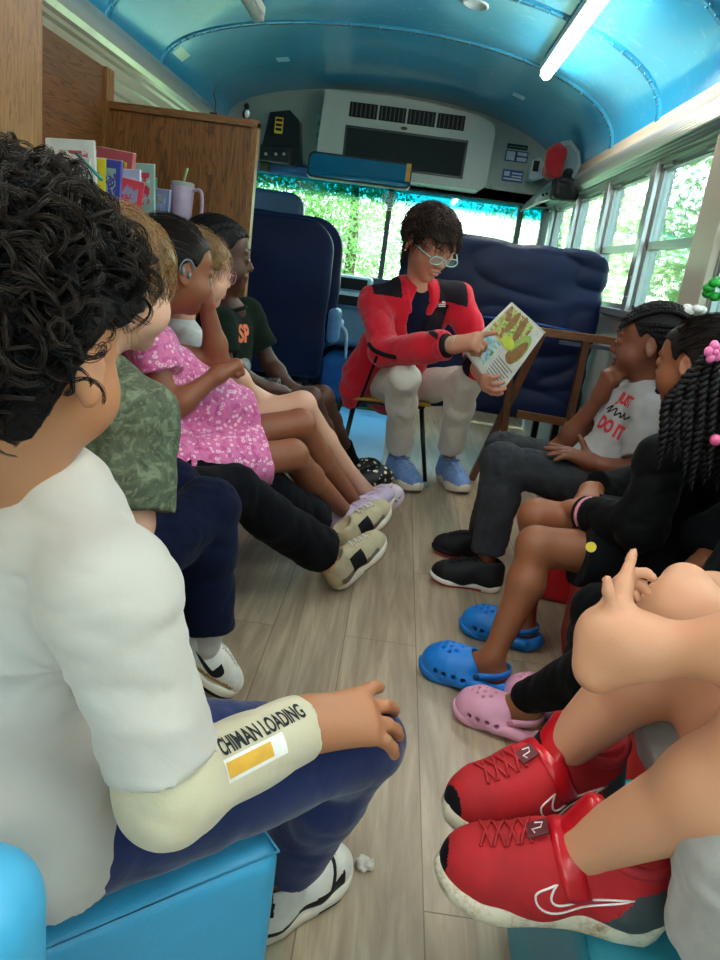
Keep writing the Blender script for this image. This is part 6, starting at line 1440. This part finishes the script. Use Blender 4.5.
for i,((px,py,Y),c_) in enumerate(zip(spots,bc)):
    P=AX(px,py,-.80-.05*(i%3)); Y=min(P[1],2.50); w=.050+.018*((i*7)%3)/2; top=P[2]+.022; bot=.905; P[0]=max(min(P[0],-.80),-.97)
    r=thing('book','%s picture book on the oak bookcase, %s'%(bn[i],nb_of[i]),'book',(P[0],Y,bot),'picture books on the shelf')
    R=frame(8+((i*37)%30)-15,0,((i*13)%9-4)*1.5); h=top-bot; tk=.010+.006*(i%3)
    m=MB(); m.box((-w,-tk/2,0),(w,tk/2,h),R=R,c=(P[0],Y,bot),bev=.0015); b_=m.build('cover',simple('book_'+bn[i].replace(' ','_'),c_,.5,var=.10),r)
    m=MB(); m.box((-w+.004,-tk/2+.002,h-.0005),(w+.0,tk/2-.002,h+.0012),R=R,c=(P[0],Y,bot)); m.build('pages',page,r)
    t=NT('cover_art_%d'%i); v=t.co((1,1,1)); t.col(t.ramp(t.noise(v,28+3*i,3,.5,1),[(.38,rgb(bc[(i+3)%18])),(.5,rgb(c_)),(.62,rgb(bc[(i+7)%18]))],'CONSTANT')); t.set(Roughness=.45)
    m=MB(); m.box((-w*.72,-tk/2-.0012,h*.35),(w*.72,-tk/2,h*.86),R=R,c=(P[0],Y,bot)); m.build('cover_picture',t.m,r)
m=MB(); a_=A(76,153,1.62); b_=A(102,180,1.58); m.tube([a_,b_],.0035,8); tag(m.build('pen',simple('pen_teal','#2a8f86',.3),None,True),'teal pen slanting across the yellow book','pen')
# penguin figure & little clip lamp on top of the end panel
P=A(244,120,yp+.02); c=v3(xb-.03,yp+.01,1.280); r=thing('toy_penguin','small black and white toy figure perched on the partition corner','toy',c)
m=MB(); m.ball(c+v3(0,0,.016),(.014,.012,.018)); m.ball(c+v3(0,0,.040),(.010,.010,.010)); m.build('body',simple('toy_black','#14181c',.4),r,True); m=MB(); m.ball(c+v3(.004,-.008,.016),(.009,.006,.013)); m.build('belly',simple('toy_white','#b9c6c8',.4),r,True)
m=MB(); c=v3(A(213,118,yp)[0],yp+.01,1.278); m.tube(curve3([c,c+v3(.004,0,.035),c+v3(-.006,0,.07)],8),.0022,6); m.tube([c+v3(-.006,0,.07),c+v3(.002,0,.095)],.0015,5); m.box(c+v3(-.012,-.008,0),c+v3(.012,.008,.010)); tag(m.build('clip_stand',simple('clip_black','#15181a',.4)),'thin black clip with a wire stem on the partition top','clip')
# ------------------------------------------------------------------ foam seats
def foam(name,lab,c,psi,w,d,h,mat,group=None,back=0,rad=.02,vox=.006):
    r=thing(name,lab,'seat',(c[0],c[1],0),group); M=frame(psi)
    S=SDF(vox); S.at(v3(c[0],c[1],0),M); S.box((0,0,h/2),(w/2,d/2,h/2),rad,.005); S.M=None; S.o=np.zeros(3); o=S.build('cushion',mat,r)
    m=MB()
    for sx in (-1,1):
        for sy in (-1,1): pass
    e=[v3(sx*(w/2-rad*.25),sy*(d/2-rad*.25),h-rad*.25) for sx,sy in ((-1,-1),(1,-1),(1,1),(-1,1))]
    m.tube([v3(c[0],c[1],0)+M@p for p in e],.0016,5,closed=True); m.build('seam',mat,o,True)
    if back: 
        S=SDF(vox); S.at(v3(c[0],c[1],0),M); S.box((0,-d/2-.045,back/2),(w/2+.0,.05,back/2),.035,.005); S.M=None; S.o=np.zeros(3); S.build('backrest',mat,r)
    return r
skyv=simple('vinyl_sky_blue','#3f9fc8',.38,var=.04,bump=.0006,bscale=600); tealv=simple('vinyl_teal','#2f8fa4',.4,var=.05,bump=.0006,bscale=600); redv=simple('vinyl_red','#b4161e',.4)
fr=nrm(AZ(285,850,.30)-AZ(60,945,.30)); ps=math.degrees(math.atan2(fr[0],fr[1])); c0=AZ(286,849,.30); M=frame(ps); w=.42; d=.40
cc=c0-M[:,0]*w/2-M[:,1]*d/2
fc=foam('foam_chair','sky-blue foam chair with rounded back at the bottom left',cc,ps,w,d,.30,skyv)
e_=A(64,955,.37); tz=A(2,818,.37)[2]; S=SDF(.006); S.box(((-.75+e_[0])/2,.33,tz/2),((e_[0]+.75)/2,.045,tz/2),.04,.005); S.build('backrest',simple('vinyl_sky_back','#45a6d0',.38,var=.04),fc)
foam('foam_block','teal foam seat at the bottom right under the red sneakers',(.655,.62),-88,.40,.78,.280,tealv)
for x,y,l in ((-.58,1.16,'red foam cube seat under the boy in the leaf shirt'),(-.58,1.52,'red foam cube seat under the child in black trousers'),(-.58,1.88,'red foam cube seat beside the girl in pink'),(-.585,2.25,'red foam cube seat under the boy in dark green')): foam('foam_cube',l,(x,y),88,.33,.30,.280,redv,'red foam cubes on the left')
for x,y,l in ((.70,2.10,'red foam cube seat under the girl in grey'),(.72,1.60,'red foam cube seat under the child in the black jacket'),(.74,1.24,'red foam cube seat under the child in black leggings')): foam('foam_cube',l,(x,y),-80,.30,.40,.280,redv,'red foam cubes on the right')
# ------------------------------------------------------------------ reader's chair, stand, book
r=thing('school_chair','yellow school chair with black metal legs under the reader','chair',(-.02,3.15,0)); cm=simple('chair_black_metal','#101318',.35,.4)
sc_=A(404,397,3.05); R=frame(166)
S=SDF(.006); S.at(v3(-.02,3.13,.352),R); S.box((0,0,0),(.175,.17,.008),.008,.01); S.M=None; S.o=np.zeros(3); S.disp=lambda X:0*X[...,0]; S.build('seat',simple('seat_yellow','#b0852a',.4),r)
S=SDF(.006); S.at(v3(-.02,3.13,.352),R); S.box((-.09,-.20,.19),(.10,.008,.06),.008,.01); S.M=None; S.o=np.zeros(3); S.build('backrest',simple('seat_yellow','#b0852a',.4),r)
q=lambda x,y,z: v3(-.02,3.13,0)+R@v3(x,y,z)
for x,y in ((-.17,.15),(.17,.15),(-.17,-.17),(.17,-.17)):
    m=MB(); m.tube([q(x*.85,y*.8,.34),q(x*1.15,y*1.25,.012)],[.011,.009],10); l=m.build('leg',cm,r,True); m=MB(); m.lathe([(.011,0),(.013,.004),(.012,.022),(.009,.024)],q(x*1.16,y*1.27,0),(0,0,1),12); m.build('foot_glide',alu,l,True)
m=MB(); m.tube([q(-.15,.13,.335),q(.15,.13,.335),q(.15,-.15,.335),q(-.15,-.15,.335)],.010,8,closed=True); 
for x in (-.15,.15): m.tube(curve3([q(x*.5-.09,-.14,.335),q(x*.5-.09,-.19,.36),q(x*.5-.09,-.205,.45),q(x*.5-.09,-.21,.58)],12),.009,8)
m.build('frame',cm,r,True)
wd_=wood('stand_walnut','#7a4f30','#46290f',0,2.,.35); wv_=wood('stand_walnut_upright','#6a4328','#3c2410',2,2.,.35)
r=thing('wooden_stand','folding wooden table frame with long top rail beside the reader','stand',(.6,3.05,0))
Y=3.08; tl=A(538,331,Y); tr=A(648,344,Y)
m=MB(); m.bar((tl[0],Y,tl[2]),(tr[0]+.06,Y,tl[2]),.06,.030); m.build('top_rail',wd_,r)
m=MB(); m.bar((tl[0]+.10,Y+.03,tl[2]-.035),(tr[0]+.05,Y+.03,tl[2]-.035),.012,.016); m.build('under_rail',simple('rail_metal','#69748a',.3,.6),r)
f=AZ(470,476,.0); m=MB(); m.bar((tl[0]+.015,Y-.015,tl[2]-.01),(f[0],f[1]-.06,.0),.030,.034,up=(0,1,0)); m.build('leg',wv_,r)
a_=A(511,385,Y+.02); b_=AZ(518,442,.0); m=MB(); m.bar((a_[0]-.02,Y+.02,a_[2]+.13),(a_[0]+.035,Y+.05,.0),.026,.034,up=(0,1,0)); m.build('leg',wv_,r)
for px in (586,):
    a_=A(px,345,Y); m=MB(); m.bar((a_[0],Y+.01,tl[2]-.01),(a_[0],Y+.01,.0),.028,.034,up=(0,1,0)); m.build('leg',wv_,r)
a_=A(517,414,Y+.02); b_=A(586,440,Y+.02); m=MB(); m.bar((a_[0],Y+.025,a_[2]),(b_[0],Y+.025,a_[2]-.01),.024,.032); m.build('cross_rail',wd_,r)
# picture book held open
P=[A(512,303,2.66),A(545,333,2.70),A(499,397,2.62),A(464,350,2.59)]
n=nrm(np.cross(P[1]-P[0],P[3]-P[0])); n=n if n@(EYE-P[0])>0 else -n
r=thing('picture_book','open picture book with painted brown animals and green leaves, held by the woman','book',P[3])
ux=nrm(P[1]-P[0]); L1=np.linalg.norm(P[1]-P[0]); uy=P[3]-P[0]; uy=uy-ux*(uy@ux)*.0; L2=np.linalg.norm(uy); uy=nrm(uy)
def bp(u,v,d=0): return P[0]*(1-u)*(1-v)+P[1]*u*(1-v)+P[3]*(1-u)*v+P[2]*u*v+n*d
def plate(us,vs,d0,d1):
    V=[bp(u,v,d) for d in (d0,d1) for u,v in ((us[0],vs[0]),(us[1],vs[0]),(us[1],vs[1]),(us[0],vs[1]))]; return V,[(0,1,2,3),(7,6,5,4),(0,4,5,1),(1,5,6,2),(2,6,7,3),(3,7,4,0)]
m=MB(); m.add(*plate((0,1),(0,1),-.012,-.010)); m.add(*plate((-.0,1.),(-.012,.004),-.012,.0)); m.build('cover',simple('cover_cream','#d8d2c2',.6),r)
m=MB(); m.add(*plate((.01,.99),(.01,.99),-.010,0)); m.build('pages',simple('page_white','#dcd6ca',.7),r)
t=NT('illustration'); v=t.co(); t.col(t.ramp(t.noise(v,26,4,.6,1.5),[(.34,rgb('#6f8f3a')),(.44,rgb('#a9bf4a')),(.50,rgb('#d3d890')),(.56,rgb('#b98f5a')),(.66,rgb('#8a6236'))])); t.set(Roughness=.5)
m=MB(); m.add(*plate((.04,.72),(.03,.52),0,.0006)); m.build('illustration',t.m,r)
t=NT('illustration_blue'); v=t.co(); t.col(t.ramp(t.noise(v,30,4,.6,1.5),[(.36,rgb('#5f8f3a')),(.48,rgb('#9fc4d8')),(.58,rgb('#cfdfe4')),(.68,rgb('#8fb04a'))])); t.set(Roughness=.5)
m=MB(); m.add(*plate((.02,.42),(.54,.90),0,.0006)); m.build('illustration',t.m,r)
def blob(pts,d,mat,name):
    V=[bp(u,v,d) for u,v in pts]; mk(name,V,[tuple(range(len(V)))],mat,r,False)
br_=simple('paint_brown','#9a6a3c',.5,var=.25,scale=60); gr_=simple('paint_green','#9fb85a',.5,var=.2,scale=60); yl_=simple('paint_lime','#d3dc4a',.5)
el=lambda cu,cv,ru,rv,a: [(cu+ru*math.cos(t)*math.cos(a)-rv*math.sin(t)*math.sin(a),cv+ru*math.cos(t)*math.sin(a)+rv*math.sin(t)*math.cos(a)) for t in np.linspace(0,2*np.pi,20,endpoint=False)]
blob(el(.76,.40,.15,.24,.2),.0008,gr_,'painted_hill'); blob(el(.78,.44,.10,.20,.25),.0012,br_,'painted_animal'); blob(el(.70,.56,.10,.07,.3),.0014,br_,'painted_animal')
blob(el(.52,.20,.07,.20,-.25),.0012,br_,'painted_animal'); blob(el(.30,.20,.07,.18,-.1),.0012,br_,'painted_animal'); blob(el(.50,.44,.15,.08,0),.0014,yl_,'painted_grass')
m=MB()
for k in range(7): m.add(*plate((.52+.0*k,.93-.05*(k%2)),(.66+.042*k,.672+.042*k),0,.0007))
m.build('printed_lines',simple('ink_grey','#6a6e70',.8),r)
# crumpled wrapper on the floor
S=SDF(.002); P=AZ(364,866,0); S.ell(P+v3(0,0,.005),(.013,.012,.005),.005); S.disp=fold(8,.004,200); o=S.build('paper_scrap',simple('foil_pale','#c8bfb0',.3,var=.2),None); tag(o,'tiny crumpled shiny scrap on the floor by the navy knee','scrap')
# ------------------------------------------------------------------ outside
asp=simple('ground_gravel','#8f9a80',.95,var=.2,scale=2); 
m=MB(); m.box((-40,-40,-1.0),(40,60,-.9)); struct(m.build('ground',asp,origin=(0,0,-1)))
def leafmat(name,a_,b_):
    t=NT(name); v=t.co(); t.col(t.ramp(t.noise(v,1.6,4,.7),[(.35,rgb(a_)),(.65,rgb(b_))])); t.set(Roughness=.6); t.b.inputs['Transmission Weight'].default_value=.0
    tr=t.n('ShaderNodeBsdfTranslucent'); tr.inputs[0].default_value=rgb(b_); mx=t.n('ShaderNodeMixShader'); mx.inputs[0].default_value=.4; t.l(t.b.outputs[0],mx.inputs[1]); t.l(tr.outputs[0],mx.inputs[2]); t.l(mx.outputs[0],t.o.inputs[0]); return t.m
lm=[leafmat('leaf_green','#4a7430','#86a852'),leafmat('leaf_yellow_green','#a9c27a','#dde8b4'),leafmat('leaf_deep','#4c7844','#88aa68'),leafmat('leaf_fresh','#38602a','#6f9444')]
bark=simple('bark','#5a4a3a',.9,bump=.01,bscale=20)
def tree(x,y,h,rad,mi,lab,n=2600,seed=0,leaf=.09):
    g=np.random.default_rng(seed); r=thing('tree',lab,'tree',(x,y,-.9),'trees beside the bus')
    m=MB(); m.tube(curve3([(x,y,-.92),(x+.1,y,h*.3),(x-.1,y+.1,h*.7)],8),[.16,.14,.12,.11,.10,.08,.06,.04],8); tr=m.build('trunk',bark,r,True)
    cl=g.normal(size=(26,3))*np.array([rad*.5,rad*.5,h*.32])+np.array([x,y,h*.42]); k=g.integers(0,26,n); c=cl[k]+g.normal(size=(n,3))*rad*.22
    a_=g.normal(size=(n,3)); a_/=np.linalg.norm(a_,axis=1)[:,N_]; b_=np.cross(a_,g.normal(size=(n,3))); b_/=np.linalg.norm(b_,axis=1)[:,N_]; s_=leaf*g.uniform(.6,1.3,n)[:,N_]
    V=np.stack([c-a_*s_,c+b_*s_*.5,c+a_*s_,c-b_*s_*.5],1).reshape(-1,3); q=np.arange(n*4).reshape(n,4); mk('foliage',V,q,lm[mi],r,False)
T_=[(4.6,3.0,4.4,1.7,3,'leafy green tree outside, seen through the second side window'),(4.9,6.4,4.4,1.8,3,'yellow-green tree outside the foremost side windows'),(4.6,10.2,4.6,2.0,2,'dark green tree beyond the front door window'),(5.0,-.6,4.4,1.6,0,'light green tree outside the nearest side window'),(2.6,14.,4.2,1.9,1,'sunlit tree ahead on the right of the windscreen'),(-1.2,15.,4.4,1.9,2,'tree straight ahead through the windscreen centre'),(-3.6,12.6,4.2,1.4,0,'tree ahead left of the windscreen post'),(-6.6,15.,4.6,1.4,1,'tree at the far left of the windscreen'),(-7.,7,4.6,1.2,2,'tree beside the driver window')]
for i,a_ in enumerate(T_): tree(*a_,seed=i,n=15000,leaf=.055)
# ------------------------------------------------------------------ light
w=bpy.data.worlds.new('sky'); sc.world=w; w.use_nodes=True; nt=w.node_tree; bg=nt.nodes['Background']
sk=nt.nodes.new('ShaderNodeTexSky'); sk.sky_type='NISHITA'; sk.sun_disc=False; sk.sun_elevation=math.radians(48); sk.sun_rotation=math.radians(60); sk.air_density=1.0; sk.dust_density=1.5
hs=nt.nodes.new('ShaderNodeHueSaturation'); hs.inputs['Saturation'].default_value=.40; nt.links.new(sk.outputs[0],hs.inputs['Color']); nt.links.new(hs.outputs[0],bg.inputs[0]); bg.inputs[1].default_value=1.3
l=bpy.data.lights.new('sun','SUN'); l.energy=7; l.angle=math.radians(1.5); l.color=(1,.95,.86); o=bpy.data.objects.new('sun',l); C.objects.link(o); o.rotation_euler=(math.radians(40),0,math.radians(-140)); 
sc.view_settings.view_transform='Standard'; sc.view_settings.look='None'; sc.view_settings.gamma=1; sc.view_settings.use_curve_mapping=False; sc.view_settings.exposure=1.05
sc.cycles.use_denoising=True; sc.cycles.max_bounces=10; sc.cycles.diffuse_bounces=5; sc.cycles.transparent_max_bounces=16; sc.cycles.sample_clamp_indirect=6; sc.cycles.caustics_reflective=False; sc.cycles.caustics_refractive=False
for f in (boy_white,boy_green,child_black,girl_pink,girl_blond,boy_dark,girl_grey,child_jacket,child_twists,child_red,woman): f()
print('script',round(time.time()-T0,1))
